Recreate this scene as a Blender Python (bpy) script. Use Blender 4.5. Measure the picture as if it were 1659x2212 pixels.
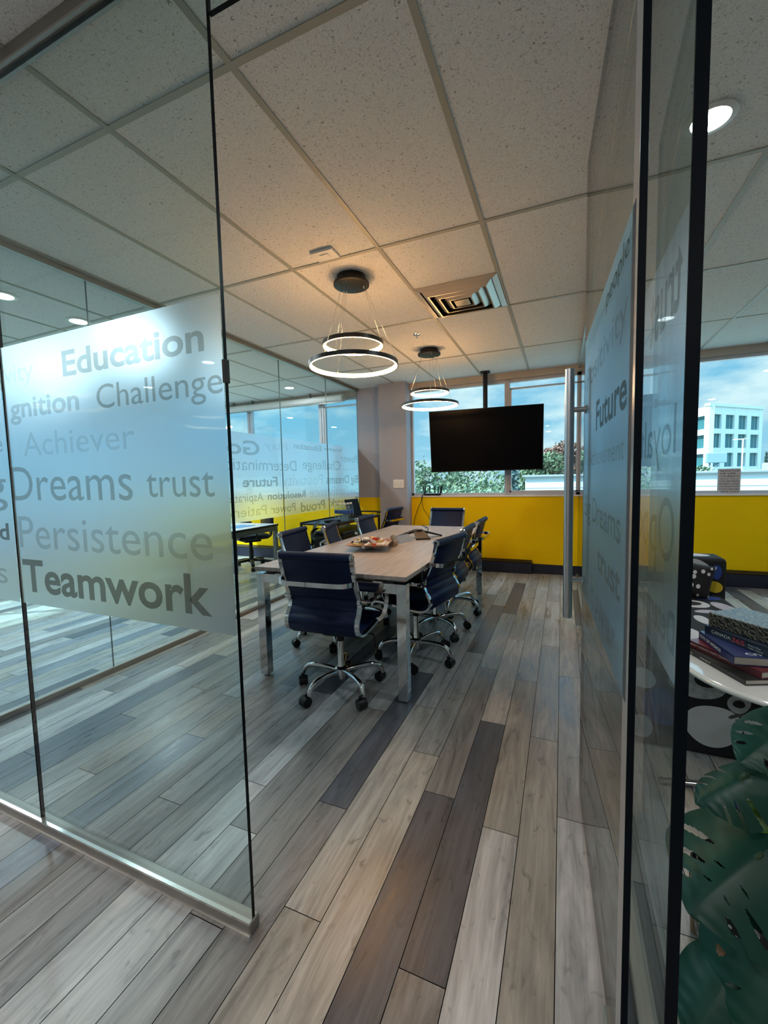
import bpy, bmesh, math, random
from mathutils import Vector, Matrix
random.seed(7)
C = bpy.context.scene.collection
SC = bpy.context.scene
for o in list(bpy.data.objects): bpy.data.objects.remove(o)

# ------------------------------------------------------------------ camera
CAM_H = 1.3055
H = 2.6864            # ceiling height
yaw, pitch, roll = 0.4009, -0.0771, -0.0228
cy, sy, cp, sp = math.cos(yaw), math.sin(yaw), math.cos(pitch), math.sin(pitch)
fw = Vector((-sy*cp, cy*cp, sp)); rt = Vector((cy, sy, 0)); up = rt.cross(fw)
cr, sr = math.cos(roll), math.sin(roll)
rt, up = cr*rt+sr*up, -sr*rt+cr*up
cam = bpy.data.cameras.new('camera'); co = bpy.data.objects.new('camera', cam); C.objects.link(co)
M = Matrix((rt, up, -fw)).transposed().to_4x4(); M.translation = (0, 0, CAM_H); co.matrix_world = M
cam.sensor_fit = 'HORIZONTAL'; cam.sensor_width = 36.0; cam.lens = 908.27/1659*36
cam.clip_start = 0.02; cam.clip_end = 500
SC.camera = co
vs = SC.view_settings
SC.display_settings.display_device = 'sRGB'
vs.view_transform = 'Standard'; vs.look = 'None'; vs.exposure = 1.02; vs.gamma = 1.0; vs.use_curve_mapping = False
cyc = SC.cycles
cyc.max_bounces = 12; cyc.diffuse_bounces = 4; cyc.glossy_bounces = 6; cyc.transmission_bounces = 8
cyc.transparent_max_bounces = 24; cyc.caustics_refractive = False; cyc.caustics_reflective = False
cyc.sample_clamp_indirect = 4.0; cyc.use_denoising = True
try: cyc.denoiser = 'OPENIMAGEDENOISE'
except Exception: pass

# ------------------------------------------------------------------ world: blue sky with soft clouds
W = bpy.data.worlds.new('sky'); SC.world = W; W.use_nodes = True
nt = W.node_tree; nt.nodes.clear(); N = nt.nodes; L = nt.links
SKY_LOW, SKY_HIGH, CLOUD = (0.25, 0.40, 0.49, 1), (0.11, 0.30, 0.45, 1), (0.52, 0.55, 0.56, 1)
SKY_STRENGTH, SKY_ZENITH = 0.92, 7.0
wo = N.new('ShaderNodeOutputWorld'); bg = N.new('ShaderNodeBackground'); tc = N.new('ShaderNodeTexCoord')
sx = N.new('ShaderNodeSeparateXYZ'); L.new(tc.outputs['Generated'], sx.inputs[0])
rp = N.new('ShaderNodeValToRGB'); rp.color_ramp.elements[0].color = SKY_LOW; rp.color_ramp.elements[0].position = 0.0
rp.color_ramp.elements[1].color = SKY_HIGH; rp.color_ramp.elements[1].position = 0.32
L.new(sx.outputs['Z'], rp.inputs[0])
mp = N.new('ShaderNodeMapping'); mp.inputs['Scale'].default_value = (3.2, 3.2, 8.0); mp.inputs['Location'].default_value = (0.7, 0.2, 0.4)
L.new(tc.outputs['Generated'], mp.inputs[0])
nz = N.new('ShaderNodeTexNoise'); nz.inputs['Scale'].default_value = 2.0; nz.inputs['Detail'].default_value = 7; nz.inputs['Roughness'].default_value = 0.55
L.new(mp.outputs[0], nz.inputs['Vector'])
cr_ = N.new('ShaderNodeValToRGB'); cr_.color_ramp.elements[0].position = 0.46; cr_.color_ramp.elements[1].position = 0.66
L.new(nz.outputs['Fac'], cr_.inputs[0])
mx = N.new('ShaderNodeMixRGB'); L.new(cr_.outputs[0], mx.inputs[0]); L.new(rp.outputs[0], mx.inputs[1]); mx.inputs[2].default_value = CLOUD
st = N.new('ShaderNodeMapRange'); L.new(sx.outputs['Z'], st.inputs[0])
st.inputs[1].default_value = 0.3; st.inputs[2].default_value = 0.9; st.inputs[3].default_value = SKY_STRENGTH; st.inputs[4].default_value = SKY_ZENITH
L.new(mx.outputs[0], bg.inputs[0]); L.new(st.outputs[0], bg.inputs[1]); L.new(bg.outputs[0], wo.inputs[0])

# the sun: behind and left of the camera
SUN_STRENGTH = 6.0
sl = bpy.data.lights.new('sun', 'SUN'); sl.energy = SUN_STRENGTH; sl.angle = 0.02; sl.color = (1.0, 0.93, 0.84)
so = bpy.data.objects.new('sun', sl); C.objects.link(so)
so.rotation_euler = Vector((0.62, 0.42, -0.85)).to_track_quat('-Z', 'Y').to_euler(); so.location = (-20, -10, 30)

LAMP_W, FILL_W_ENTRY, FILL_W_SIDE = 9.0, 7.0, 2.2    # watts of downlights in view; of unseen ones added at entrance, in side rooms
RING_STRENGTH = 46.0   # emission of the pendant rings

# ------------------------------------------------------------------ materials
def mat(name, col, rough=0.5, metal=0.0, spec=0.5, bump=None, var=None, coat=0):
    m = bpy.data.materials.new(name); m.use_nodes = True
    b = m.node_tree.nodes['Principled BSDF']; nn = m.node_tree.nodes; ll = m.node_tree.links
    b.inputs['Base Color'].default_value = (*col, 1); b.inputs['Roughness'].default_value = rough
    b.inputs['Metallic'].default_value = metal; b.inputs['Specular IOR Level'].default_value = spec
    if coat: b.inputs['Coat Weight'].default_value = coat; b.inputs['Coat Roughness'].default_value = 0.08
    if bump or var:
        t = nn.new('ShaderNodeTexCoord')
    if bump:
        n = nn.new('ShaderNodeTexNoise'); n.inputs['Scale'].default_value = bump[0]; n.inputs['Detail'].default_value = 4
        ll.new(t.outputs['Object'], n.inputs['Vector'])
        bp = nn.new('ShaderNodeBump'); bp.inputs['Strength'].default_value = bump[1]; bp.inputs['Distance'].default_value = 0.01
        ll.new(n.outputs['Fac'], bp.inputs['Height']); ll.new(bp.outputs[0], b.inputs['Normal'])
    if var:
        n2 = nn.new('ShaderNodeTexNoise'); n2.inputs['Scale'].default_value = var[0]; n2.inputs['Detail'].default_value = 5
        ll.new(t.outputs['Object'], n2.inputs['Vector'])
        r = nn.new('ShaderNodeMapRange'); r.inputs[3].default_value = 1-var[1]; r.inputs[4].default_value = 1+var[1]
        ll.new(n2.outputs['Fac'], r.inputs[0])
        mm = nn.new('ShaderNodeVectorMath'); mm.operation = 'SCALE'; mm.inputs[0].default_value = col
        ll.new(r.outputs[0], mm.inputs['Scale']); ll.new(mm.outputs[0], b.inputs['Base Color'])
    return m
def emit(name, col, s):
    m = bpy.data.materials.new(name); m.use_nodes = True; n = m.node_tree.nodes; n.clear()
    e = n.new('ShaderNodeEmission'); o = n.new('ShaderNodeOutputMaterial'); e.inputs[0].default_value = (*col, 1); e.inputs[1].default_value = s
    m.node_tree.links.new(e.outputs[0], o.inputs[0]); return m
def thin_glass(name, tint, refl=1.0, rough=0.0):
    m = bpy.data.materials.new(name); m.use_nodes = True; n = m.node_tree.nodes; l = m.node_tree.links; n.clear()
    o = n.new('ShaderNodeOutputMaterial'); t = n.new('ShaderNodeBsdfTransparent'); g = n.new('ShaderNodeBsdfGlossy')
    t.inputs[0].default_value = (*tint, 1); g.inputs['Roughness'].default_value = rough
    lw = n.new('ShaderNodeLayerWeight'); lw.inputs[0].default_value = 0.5
    p = n.new('ShaderNodeMath'); p.operation = 'POWER'; p.inputs[1].default_value = 5; l.new(lw.outputs['Facing'], p.inputs[0])
    a = n.new('ShaderNodeMath'); a.operation = 'MULTIPLY_ADD'; a.inputs[1].default_value = 0.9*refl; a.inputs[2].default_value = 0.04*refl
    l.new(p.outputs[0], a.inputs[0])
    x = n.new('ShaderNodeMixShader'); l.new(a.outputs[0], x.inputs[0]); l.new(t.outputs[0], x.inputs[1]); l.new(g.outputs[0], x.inputs[2])
    l.new(x.outputs[0], o.inputs[0]); return m
def film_mat(name, col):
    m = bpy.data.materials.new(name); m.use_nodes = True; n = m.node_tree.nodes; l = m.node_tree.links; n.clear()
    o = n.new('ShaderNodeOutputMaterial'); rf = n.new('ShaderNodeBsdfRefraction'); tr = n.new('ShaderNodeBsdfTranslucent'); df = n.new('ShaderNodeBsdfDiffuse')
    tp = n.new('ShaderNodeBsdfTransparent'); tp.inputs[0].default_value = (*col, 1)
    rf.inputs['Roughness'].default_value = 0.55; rf.inputs['IOR'].default_value = 1.25; rf.inputs[0].default_value = (*col, 1)
    tr.inputs[0].default_value = (*col, 1); df.inputs[0].default_value = (0.75, 0.8, 0.82, 1)
    a = n.new('ShaderNodeMixShader'); a.inputs[0].default_value = 0.12; l.new(rf.outputs[0], a.inputs[1]); l.new(tr.outputs[0], a.inputs[2])
    b = n.new('ShaderNodeMixShader'); b.inputs[0].default_value = 0.05; l.new(a.outputs[0], b.inputs[1]); l.new(df.outputs[0], b.inputs[2])
    c = n.new('ShaderNodeMixShader'); c.inputs[0].default_value = 0.05; l.new(b.outputs[0], c.inputs[1]); l.new(tp.outputs[0], c.inputs[2])
    l.new(c.outputs[0], o.inputs[0]); return m
def tint_mat(name, col, white=0.0):
    """printed translucent lettering"""
    m = bpy.data.materials.new(name); m.use_nodes = True; n = m.node_tree.nodes; l = m.node_tree.links; n.clear()
    o = n.new('ShaderNodeOutputMaterial'); t = n.new('ShaderNodeBsdfTransparent'); t.inputs[0].default_value = (*col, 1)
    d = n.new('ShaderNodeBsdfTranslucent' if white else 'ShaderNodeBsdfDiffuse'); d.inputs[0].default_value = (0.97, 1.0, 1.0, 1) if white else (0.22, 0.23, 0.22, 1)
    x = n.new('ShaderNodeMixShader'); x.inputs[0].default_value = white if white else 0.18
    l.new(t.outputs[0], x.inputs[1]); l.new(d.outputs[0], x.inputs[2]); l.new(x.outputs[0], o.inputs[0]); return m

m_glass = thin_glass('clear_glass', (0.88, 0.965, 0.98))
m_wglass = thin_glass('window_glass', (0.84, 0.975, 0.995), 0.8)
m_edgel = mat('glass_edge_pale', (0.06, 0.12, 0.12), 0.25)
m_glint = mat('painted_glint', (0.34, 0.35, 0.36), 0.25, 0.3)  # pale satin grey, the glass edge's highlight put into the colour
m_edge = mat('glass_edge', (0.001, 0.003, 0.006), 0.35, spec=0.12)
m_film = film_mat('frosted_film', (0.80, 0.87, 0.96))
m_ink1 = tint_mat('lettering_dark', (0.36, 0.36, 0.35))
m_ink2 = tint_mat('lettering_mid', (0.64, 0.64, 0.62))
m_ink3 = tint_mat('lettering_pale', (0.80, 0.82, 0.82))
m_inkw = tint_mat('lettering_white', (0.96, 0.98, 0.98), 0.16)
m_chrome = mat('chrome', (0.62, 0.62, 0.63), 0.07, 1.0)
m_steel = mat('brushed_steel', (0.42, 0.42, 0.43), 0.28, 1.0)
m_alu = mat('satin_channel', (0.30, 0.285, 0.26), 0.42, 0.7)
m_alub = mat('bright_channel', (0.75, 0.73, 0.68), 0.25, 0.9)
m_frame = mat('window_frame', (0.50, 0.50, 0.54), 0.4, 0.2)
m_black = mat('black_plastic', (0.005, 0.005, 0.006), 0.42, spec=0.3)
m_blackm = mat('black_metal', (0.012, 0.012, 0.013), 0.35, 0.3)
m_navy = mat('navy_leather', (0.003, 0.011, 0.048), 0.5, spec=0.2, bump=(350, 0.15))
m_grey = mat('grey_wall', (0.36, 0.36, 0.41), 0.8, bump=(160, 0.12))
m_white = mat('white_wall', (0.62, 0.60, 0.57), 0.8)
m_wplast = mat('white_plastic', (0.78, 0.77, 0.74), 0.4)
m_yellow = mat('yellow_wall', (0.92, 0.60, 0.0), 0.7, spec=0.15, bump=(220, 0.15), var=(2, 0.05))
m_base = mat('navy_baseboard', (0.008, 0.010, 0.028), 0.4)
m_soffit = mat('beige_soffit', (0.50, 0.44, 0.37), 0.7)
m_screen = mat('screen', (0.0008, 0.0008, 0.0016), 0.3, spec=0.10)

def wood_table():
    m = mat('table_wood', (0.40, 0.33, 0.29), 0.33)
    n = m.node_tree.nodes; l = m.node_tree.links; b = n['Principled BSDF']
    t = n.new('ShaderNodeTexCoord'); mp = n.new('ShaderNodeMapping'); mp.inputs['Scale'].default_value = (24, 1.6, 10); l.new(t.outputs['Object'], mp.inputs[0])
    z = n.new('ShaderNodeTexNoise'); z.inputs['Scale'].default_value = 2; z.inputs['Detail'].default_value = 7; z.inputs['Distortion'].default_value = 0.7; l.new(mp.outputs[0], z.inputs['Vector'])
    r = n.new('ShaderNodeValToRGB'); r.color_ramp.elements[0].position = 0.3; r.color_ramp.elements[0].color = (0.30, 0.265, 0.245, 1)
    r.color_ramp.elements[1].position = 0.7; r.color_ramp.elements[1].color = (0.47, 0.425, 0.40, 1); l.new(z.outputs['Fac'], r.inputs[0]); l.new(r.outputs[0], b.inputs['Base Color'])
    return m
m_table = wood_table()
def floor_mat():
    m = mat('floor_planks', (0.3, 0.28, 0.25), 0.38)
    n = m.node_tree.nodes; l = m.node_tree.links; b = n['Principled BSDF']
    at = n.new('ShaderNodeAttribute'); at.attribute_name = 'tone'; ao = n.new('ShaderNodeAttribute'); ao.attribute_name = 'shift'
    t = n.new('ShaderNodeTexCoord'); ad = n.new('ShaderNodeVectorMath'); ad.operation = 'ADD'
    l.new(t.outputs['Object'], ad.inputs[0]); l.new(ao.outputs['Vector'], ad.inputs[1])
    def noise(scale, sc, det, dist=0.0, rgh=0.5):
        mp = n.new('ShaderNodeMapping'); mp.inputs['Scale'].default_value = scale; l.new(ad.outputs[0], mp.inputs[0])
        z = n.new('ShaderNodeTexNoise'); z.inputs['Scale'].default_value = sc; z.inputs['Detail'].default_value = det
        z.inputs['Distortion'].default_value = dist; z.inputs['Roughness'].default_value = rgh
        l.new(mp.outputs[0], z.inputs['Vector']); return z
    g1 = noise((70, 3.0, 1), 1.0, 6, 0.6, 0.65)      # fine grain
    g2 = noise((11, 1.6, 1), 1.0, 5, 1.6, 0.6)       # weathering
    g3 = noise((26, 14, 1), 1.0, 3, 0.9)             # flecks and knots
    def rng(z, a, bb, lo=0.3, hi=0.7):
        r = n.new('ShaderNodeMapRange'); r.inputs[1].default_value = lo; r.inputs[2].default_value = hi; r.inputs[3].default_value = a; r.inputs[4].default_value = bb
        l.new(z.outputs['Fac'], r.inputs[0]); return r
    a = rng(g1, 0.80, 1.18); c = rng(g2, 0.62, 1.28); d = rng(g3, 1.0, 0.62, 0.62, 0.74)
    p1 = n.new('ShaderNodeMath'); p1.operation = 'MULTIPLY'; l.new(a.outputs[0], p1.inputs[0]); l.new(c.outputs[0], p1.inputs[1])
    p2 = n.new('ShaderNodeMath'); p2.operation = 'MULTIPLY'; l.new(p1.outputs[0], p2.inputs[0]); l.new(d.outputs[0], p2.inputs[1])
    s = n.new('ShaderNodeVectorMath'); s.operation = 'SCALE'; l.new(at.outputs['Color'], s.inputs[0]); l.new(p2.outputs[0], s.inputs['Scale'])
    l.new(s.outputs[0], b.inputs['Base Color'])
    b.inputs['Specular IOR Level'].default_value = 0.40; rr = rng(g2, 0.25, 0.38); l.new(rr.outputs[0], b.inputs['Roughness'])
    bp = n.new('ShaderNodeBump'); bp.inputs['Strength'].default_value = 0.12; bp.inputs['Distance'].default_value = 0.004
    l.new(g1.outputs['Fac'], bp.inputs['Height']); l.new(bp.outputs[0], b.inputs['Normal'])
    return m
def ceiling_mat():
    m = mat('ceiling_tile', (0.60, 0.575, 0.54), 0.9, spec=0.1)
    n = m.node_tree.nodes; l = m.node_tree.links; b = n['Principled BSDF']
    t = n.new('ShaderNodeTexCoord')
    z = n.new('ShaderNodeTexNoise'); z.inputs['Scale'].default_value = 105; z.inputs['Detail'].default_value = 2.5; z.inputs['Distortion'].default_value = 1.2; l.new(t.outputs['Object'], z.inputs['Vector'])
    z2 = n.new('ShaderNodeTexNoise'); z2.inputs['Scale'].default_value = 260; z2.inputs['Detail'].default_value = 3; l.new(t.outputs['Object'], z2.inputs['Vector'])
    r = n.new('ShaderNodeValToRGB'); r.color_ramp.elements[0].position = 0.30; r.color_ramp.elements[0].color = (0.34, 0.32, 0.29, 1)
    r.color_ramp.elements[1].position = 0.39; r.color_ramp.elements[1].color = (0.84, 0.83, 0.81, 1); l.new(z.outputs['Fac'], r.inputs[0])
    k = n.new('ShaderNodeMapRange'); k.inputs[1].default_value = 0.3; k.inputs[2].default_value = 0.7; k.inputs[3].default_value = 0.86; k.inputs[4].default_value = 1.1; l.new(z2.outputs['Fac'], k.inputs[0])
    s = n.new('ShaderNodeVectorMath'); s.operation = 'SCALE'; l.new(r.outputs[0], s.inputs[0]); l.new(k.outputs[0], s.inputs['Scale']); l.new(s.outputs[0], b.inputs['Base Color'])
    bp = n.new('ShaderNodeBump'); bp.inputs['Strength'].default_value = 0.35; bp.inputs['Distance'].default_value = 0.004; l.new(z.outputs['Fac'], bp.inputs['Height']); l.new(bp.outputs[0], b.inputs['Normal'])
    return m
m_floor = floor_mat(); m_ceil = ceiling_mat()
m_seam = mat('plank_seam', (0.006, 0.005, 0.005), 0.9, spec=0.0)
m_tbar = mat('ceiling_tee', (0.40, 0.385, 0.325), 0.5)

# ------------------------------------------------------------------ mesh helpers
def bm_(): return bmesh.new()
def xf(bm, vs, m): bmesh.ops.transform(bm, matrix=m, verts=vs)
def box(bm, x0, x1, y0, y1, z0, z1, bev=0, seg=1, mi=0):
    g = bmesh.ops.create_cube(bm, size=1); v = g['verts']
    for q in v: q.co = Vector(((x0+x1)/2+q.co.x*(x1-x0), (y0+y1)/2+q.co.y*(y1-y0), (z0+z1)/2+q.co.z*(z1-z0)))
    fs = list({f for q in v for f in q.link_faces})
    if mi:
        for f in fs: f.material_index = mi
    if bev:
        es = list({e for q in v for e in q.link_edges})
        r = bmesh.ops.bevel(bm, geom=es, offset=bev, segments=seg, profile=0.5, affect='EDGES', clamp_overlap=True)
        if mi:
            for f in r['faces']: f.material_index = mi
    return v
def obox(bm, c, ax, half, bev=0, seg=1):
    """oriented box: centre, matrix of axes, half sizes"""
    n0 = set(bm.verts); box(bm, -half[0], half[0], -half[1], half[1], -half[2], half[2], bev, seg)
    vs = [v for v in bm.verts if v not in n0]
    m = Matrix(ax).transposed().to_4x4(); m.translation = c; xf(bm, vs, m); return vs
def frames(path, upv=None):
    out = []; prev = None; n = len(path)
    for i, p in enumerate(path):
        t = (path[min(i+1, n-1)]-path[max(i-1, 0)]).normalized()
        if upv is not None: a = Vector(upv)
        elif prev is None: a = Vector((0, 0, 1)) if abs(t.z) < 0.9 else Vector((1, 0, 0))
        else: a = prev
        a = (a-t*a.dot(t)).normalized(); prev = a
        out.append((p, a, t.cross(a)))
    return out
def sweep(bm, path, prof, upv=None, closed=False, cap=True, mi=0, scl=None):
    path = [Vector(p) for p in path]; fr = frames(path, upv); rings = []
    if closed:
        n = len(path); fr = []
        for i, p in enumerate(path):
            t = (path[(i+1) % n]-path[i-1]).normalized(); a = Vector(upv or (0, 0, 1)); a = (a-t*a.dot(t)).normalized(); fr.append((p, a, t.cross(a)))
    for i, (p, a, b) in enumerate(fr):
        k = scl[i] if scl else 1.0
        rings.append([bm.verts.new(p+a*u*k+b*v*k) for u, v in prof])
    m = len(prof); rr = range(len(rings)) if closed else range(len(rings)-1)
    for i in rr:
        r0, r1 = rings[i], rings[(i+1) % len(rings)]
        for j in range(m):
            f = bm.faces.new((r0[j], r0[(j+1) % m], r1[(j+1) % m], r1[j])); f.material_index = mi; f.smooth = True
    if cap and not closed:
        for r in (rings[0], rings[-1]):
            f = bm.faces.new(r); f.material_index = mi
    return rings
def circ(r, n=10): return [(r*math.cos(2*math.pi*i/n), r*math.sin(2*math.pi*i/n)) for i in range(n)]
def rect(a, b): return [(-a, -b), (a, -b), (a, b), (-a, b)]
def tube(bm, path, r, n=10, **k): return sweep(bm, path, circ(r, n), **k)
def smooth_path(pts, n=6):
    """Catmull-Rom through the points"""
    P = [Vector(p) for p in pts]; out = []
    for i in range(len(P)-1):
        p0, p1, p2, p3 = P[max(i-1, 0)], P[i], P[i+1], P[min(i+2, len(P)-1)]
        for k in range(n):
            t = k/n
            out.append(0.5*((2*p1)+(p2-p0)*t+(2*p0-5*p1+4*p2-p3)*t*t+(3*p1-p0-3*p2+p3)*t**3))
    out.append(P[-1]); return out
def lathe(bm, prof, c=(0, 0, 0), n=20, axis='Z', mi=0, smooth=True, cap=True):
    c = Vector(c); rings = []
    for r, z in prof:
        ring = []
        for i in range(n):
            a = 2*math.pi*i/n; q = (r*math.cos(a), r*math.sin(a), z)
            if axis == 'X': q = (z, q[0], q[1])
            if axis == 'Y': q = (q[0], z, q[1])
            ring.append(bm.verts.new(c+Vector(q)))
        rings.append(ring)
    for a, b in zip(rings, rings[1:]):
        for i in range(n):
            f = bm.faces.new((a[i], a[(i+1) % n], b[(i+1) % n], b[i])); f.material_index = mi; f.smooth = smooth
    for r in ((rings[0], rings[-1]) if cap else ()):
        f = bm.faces.new(r); f.material_index = mi
    return rings
def obj(name, bm, m, parent=None, smooth=False, loc=None):
    if not name.startswith('frosted'): bmesh.ops.recalc_face_normals(bm, faces=bm.faces)
    me = bpy.data.meshes.new(name)
    if smooth:
        for f in bm.faces: f.smooth = True
    bm.to_mesh(me); bm.free()
    for x in (m if isinstance(m, (list, tuple)) else [m]): me.materials.append(x)
    if smooth:
        try: me.set_sharp_from_angle(angle=math.radians(40))
        except Exception: pass
    o = bpy.data.objects.new(name, me); C.objects.link(o)
    if parent: o.parent = parent
    if loc is not None: o.location = loc
    return o
def tag(o, label=None, cat=None, group=None, kind=None):
    if label: o['label'] = label
    if cat: o['category'] = cat
    if group: o['group'] = group
    if kind: o['kind'] = kind
    return o
def empty(name, label, cat, loc=(0, 0, 0), rz=0, group=None, kind=None):
    o = bpy.data.objects.new(name, None); C.objects.link(o); o.empty_display_size = 0.05
    o.location = loc; o.rotation_euler = (0, 0, rz); return tag(o, label, cat, group, kind)
def dup(root, loc, rz, label=None, group=None):
    def cp(o, par):
        c = o.copy(); C.objects.link(c); c.parent = par
        for ch in list(o.children): cp(ch, c)
        return c
    r = cp(root, None); r.location = loc; r.rotation_euler = (0, 0, rz)
    if label: r['label'] = label
    if group: r['group'] = group
    return r
def simple(name, label, cat, m, args, kind=None, group=None, bev=0):
    bm = bm_()
    for a in (args if isinstance(args[0], (list, tuple)) else [args]): box(bm, *a, bev)
    return tag(obj(name, bm, m), label, cat, group, kind)
_fc = {}
def text_mesh(s, bold):
    k = (s, bold)
    cu = bpy.data.curves.new('txt', 'FONT'); cu.body = s; cu.size = 1; cu.offset = {0: 0, 1: 0.022, -1: -0.006}[bold]; cu.resolution_u = 4
    o = bpy.data.objects.new('txt', cu); C.objects.link(o)
    bpy.context.view_layer.update()
    me = bpy.data.meshes.new_from_object(o.evaluated_get(bpy.context.evaluated_depsgraph_get()))
    bpy.data.objects.remove(o); bpy.data.curves.remove(cu); return me
def cap_h(bold):
    if bold not in _fc:
        me = text_mesh('E', bold); ys = [v.co.y for v in me.vertices]; _fc[bold] = max(ys)-min(ys)
    return _fc[bold]
def word(s, o0, ux, width, cap, m, parent, bold=0, uz=(0, 0, 1), name='word', th=0.0):
    """flat lettering: origin = left end of baseline, ux = reading direction"""
    me = text_mesh(s, bold); xs = [v.co.x for v in me.vertices]; x0, x1 = min(xs), max(xs)
    sx_, sz_ = width/(x1-x0), cap/cap_h(bold)
    o0, ux, uz = Vector(o0), Vector(ux).normalized(), Vector(uz)
    for v in me.vertices: v.co = o0+ux*((v.co.x-x0)*sx_)+uz*(v.co.y*sz_)
    me.materials.clear(); me.materials.append(m)
    o = bpy.data.objects.new(name, me); C.objects.link(o); o.parent = parent; return o

# ================================================================== THE SETTING
FARY = 5.93; GX = -2.904; RX = 0.199; FY = 0.883
XL, XR, YB = -6.6, 4.6, -4.2

# ---- floor: staggered planks, each with its own tone
PW, PL, PX0 = 0.12856, 1.24, -1.16264
T_, G_, L_, D_, B_, W_ = (0.355, 0.33, 0.295), (0.30, 0.298, 0.295), (0.43, 0.425, 0.42), (0.078, 0.084, 0.10), (0.185, 0.205, 0.24), (0.215, 0.205, 0.198)
LB = (0.39, 0.40, 0.41); GT = (0.32, 0.30, 0.27); DB = (0.085, 0.092, 0.108); WT = (0.37, 0.35, 0.32)
joint = {-12: 1.691, -11: 2.121, -10: 2.365, -9: 1.535, -8: 1.922, -7: 1.148, -6: 1.913, -5: 1.531, -4: 2.153, -3: 1.157, -2: 2.15, -1: 1.37,
         0: 1.156, 1: 3.331, 2: 1.383, 3: 0.975, 4: 1.823, 5: 1.593, 6: 0.953, 7: 1.498, 8: 2.138, 9: 1.647}
tones = {(9, -1): LB, (9, 0): G_, (9, 1): GT, (8, -1): GT, (8, 0): G_, (8, 1): L_, (7, -1): L_, (7, 0): GT, (7, 1): LB, (7, 2): L_,
         (6, -1): W_, (6, 0): D_, (6, 1): L_, (6, 2): T_, (5, -1): D_, (5, 0): W_, (5, 1): G_, (5, 2): D_, (4, -1): T_, (4, 0): G_, (4, 1): DB,
         (3, -1): T_, (3, 0): WT, (3, 1): G_, (3, 2): W_, (2, -1): W_, (2, 0): DB, (2, 1): G_, (1, -2): W_, (1, -1): G_, (0, -1): L_, (0, 0): W_,
         (-1, -1): L_, (-1, 0): LB, (-2, -1): G_, (-2, 0): D_, (-3, -1): G_, (-3, 0): L_, (-4, -1): G_, (-4, 0): W_, (-5, -1): B_, (-5, 0): GT,
         (-6, -1): G_, (-6, 0): L_, (-7, -1): L_, (-7, 0): GT, (-8, -1): G_, (-9, -1): B_, (-9, 0): G_, (-10, -1): B_, (-10, 0): L_}
pal = [T_, G_, G_, GT, L_, D_, B_, W_, WT, GT, LB]
bm = bm_(); tl = bm.loops.layers.float_color.new('tone'); sh = bm.loops.layers.float_vector.new('shift')
rows = range(int((XL-PX0)/PW)-1, int((XR-PX0)/PW)+1)
for r in rows:
    j0 = joint.get(r, random.uniform(0, PL)); k = math.floor((YB-j0)/PL)
    while j0+k*PL < FARY+0.1:
        y0, y1 = max(j0+k*PL, YB), min(j0+(k+1)*PL, FARY+0.1); x0 = PX0+r*PW
        t = tones.get((r, k)) or (random.choice((G_, GT, G_, W_)) if y1 < 1.0 else random.choice(pal))
        v = random.uniform(0.92, 1.08); g = 0.0013
        f = bm.faces.new([bm.verts.new((x, y, 0)) for x, y in ((x0+g, y0+g), (x0+PW-g, y0+g), (x0+PW-g, y1-g), (x0+g, y1-g))])
        s = (random.uniform(0, 50), random.uniform(0, 50), 0)
        for lp in f.loops: lp[tl] = (t[0]*v, t[1]*v, t[2]*v, 1); lp[sh] = s
        k += 1
f = bm.faces.new([bm.verts.new(p) for p in ((XL, YB, -0.0015), (XR, YB, -0.0015), (XR, FARY+0.1, -0.0015), (XL, FARY+0.1, -0.0015))]); f.material_index = 1
tag(obj('floor', bm, [m_floor, m_seam]), 'grey and tan wood plank floor with staggered weathered boards', 'floor', kind='structure')

# ---- ceiling with its tee grid
bm = bm_(); box(bm, XL, XR, YB, FARY+0.15, H, H+0.12)
ceil_o = tag(obj('ceiling', bm, m_ceil), 'suspended ceiling of pitted off-white tiles', 'ceiling', kind='structure')
CX0, CY0 = -1.0227, 1.2002
bm = bm_(); bw = 0.0125
for k in range(-12, 10):
    x = CX0+k*0.6096
    if XL < x < XR: box(bm, x-bw, x+bw, YB, FARY+0.1, H-0.004, H+0.01)
for k in range(-5, 4):
    y = CY0+k*1.2192
    if YB < y < FARY: box(bm, XL, XR, y-bw, y+bw, H-0.0042, H+0.01)
obj('ceiling_grid', bm, m_tbar, ceil_o)

# ---- far wall (windows in it), plain outer walls
simple('wall_far', 'low bright yellow wall running under the windows', 'wall', m_yellow, [(XL, XR, FARY, FARY+0.14, 0.0, 1.035)], kind='structure')
bm = bm_(); box(bm, -2.90, -2.475, FARY-0.05, FARY+0.2, 1.036, H); obj_ = tag(obj('wall_recess', bm, m_grey), 'narrow grey wall between glass partition and column', 'wall', kind='structure')
bm = bm_(); box(bm, -2.90, -2.475, FARY-0.05, FARY, 0.0, 1.036); tag(obj('wall_recess_lower', bm, m_yellow), 'yellow lower wall strip left of the grey column', 'wall', kind='structure')
simple('column', 'grey lavender square column at the corner of the windows', 'column', m_grey, (-2.49, -2.06, 5.74, 6.1, 0, H), kind='structure')
simple('trim_1', 'beige soffit strip above the windows', 'trim', m_soffit, [(-2.06, XR, FARY-0.01, FARY+0.14, 2.602, H), (XL, -2.90, FARY-0.01, FARY+0.14, 2.602, H)], kind='structure')
simple('trim_2', 'thin white window sill on top of the yellow wall', 'sill', m_wplast, [(-2.06, XR, FARY-0.015, FARY+0.14, 1.035, 1.055), (XL, -2.90, FARY-0.015, FARY+0.14, 1.035, 1.055)], kind='structure')
simple('baseboard_far', 'dark navy baseboard under the yellow wall', 'baseboard', m_base, [(-2.06, XR, FARY-0.015, FARY, 0, 0.128), (XL, -2.90, FARY-0.015, FARY, 0, 0.128), (-2.90, -2.49, FARY-0.065, FARY-0.05, 0, 0.128)], kind='structure')
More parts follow.
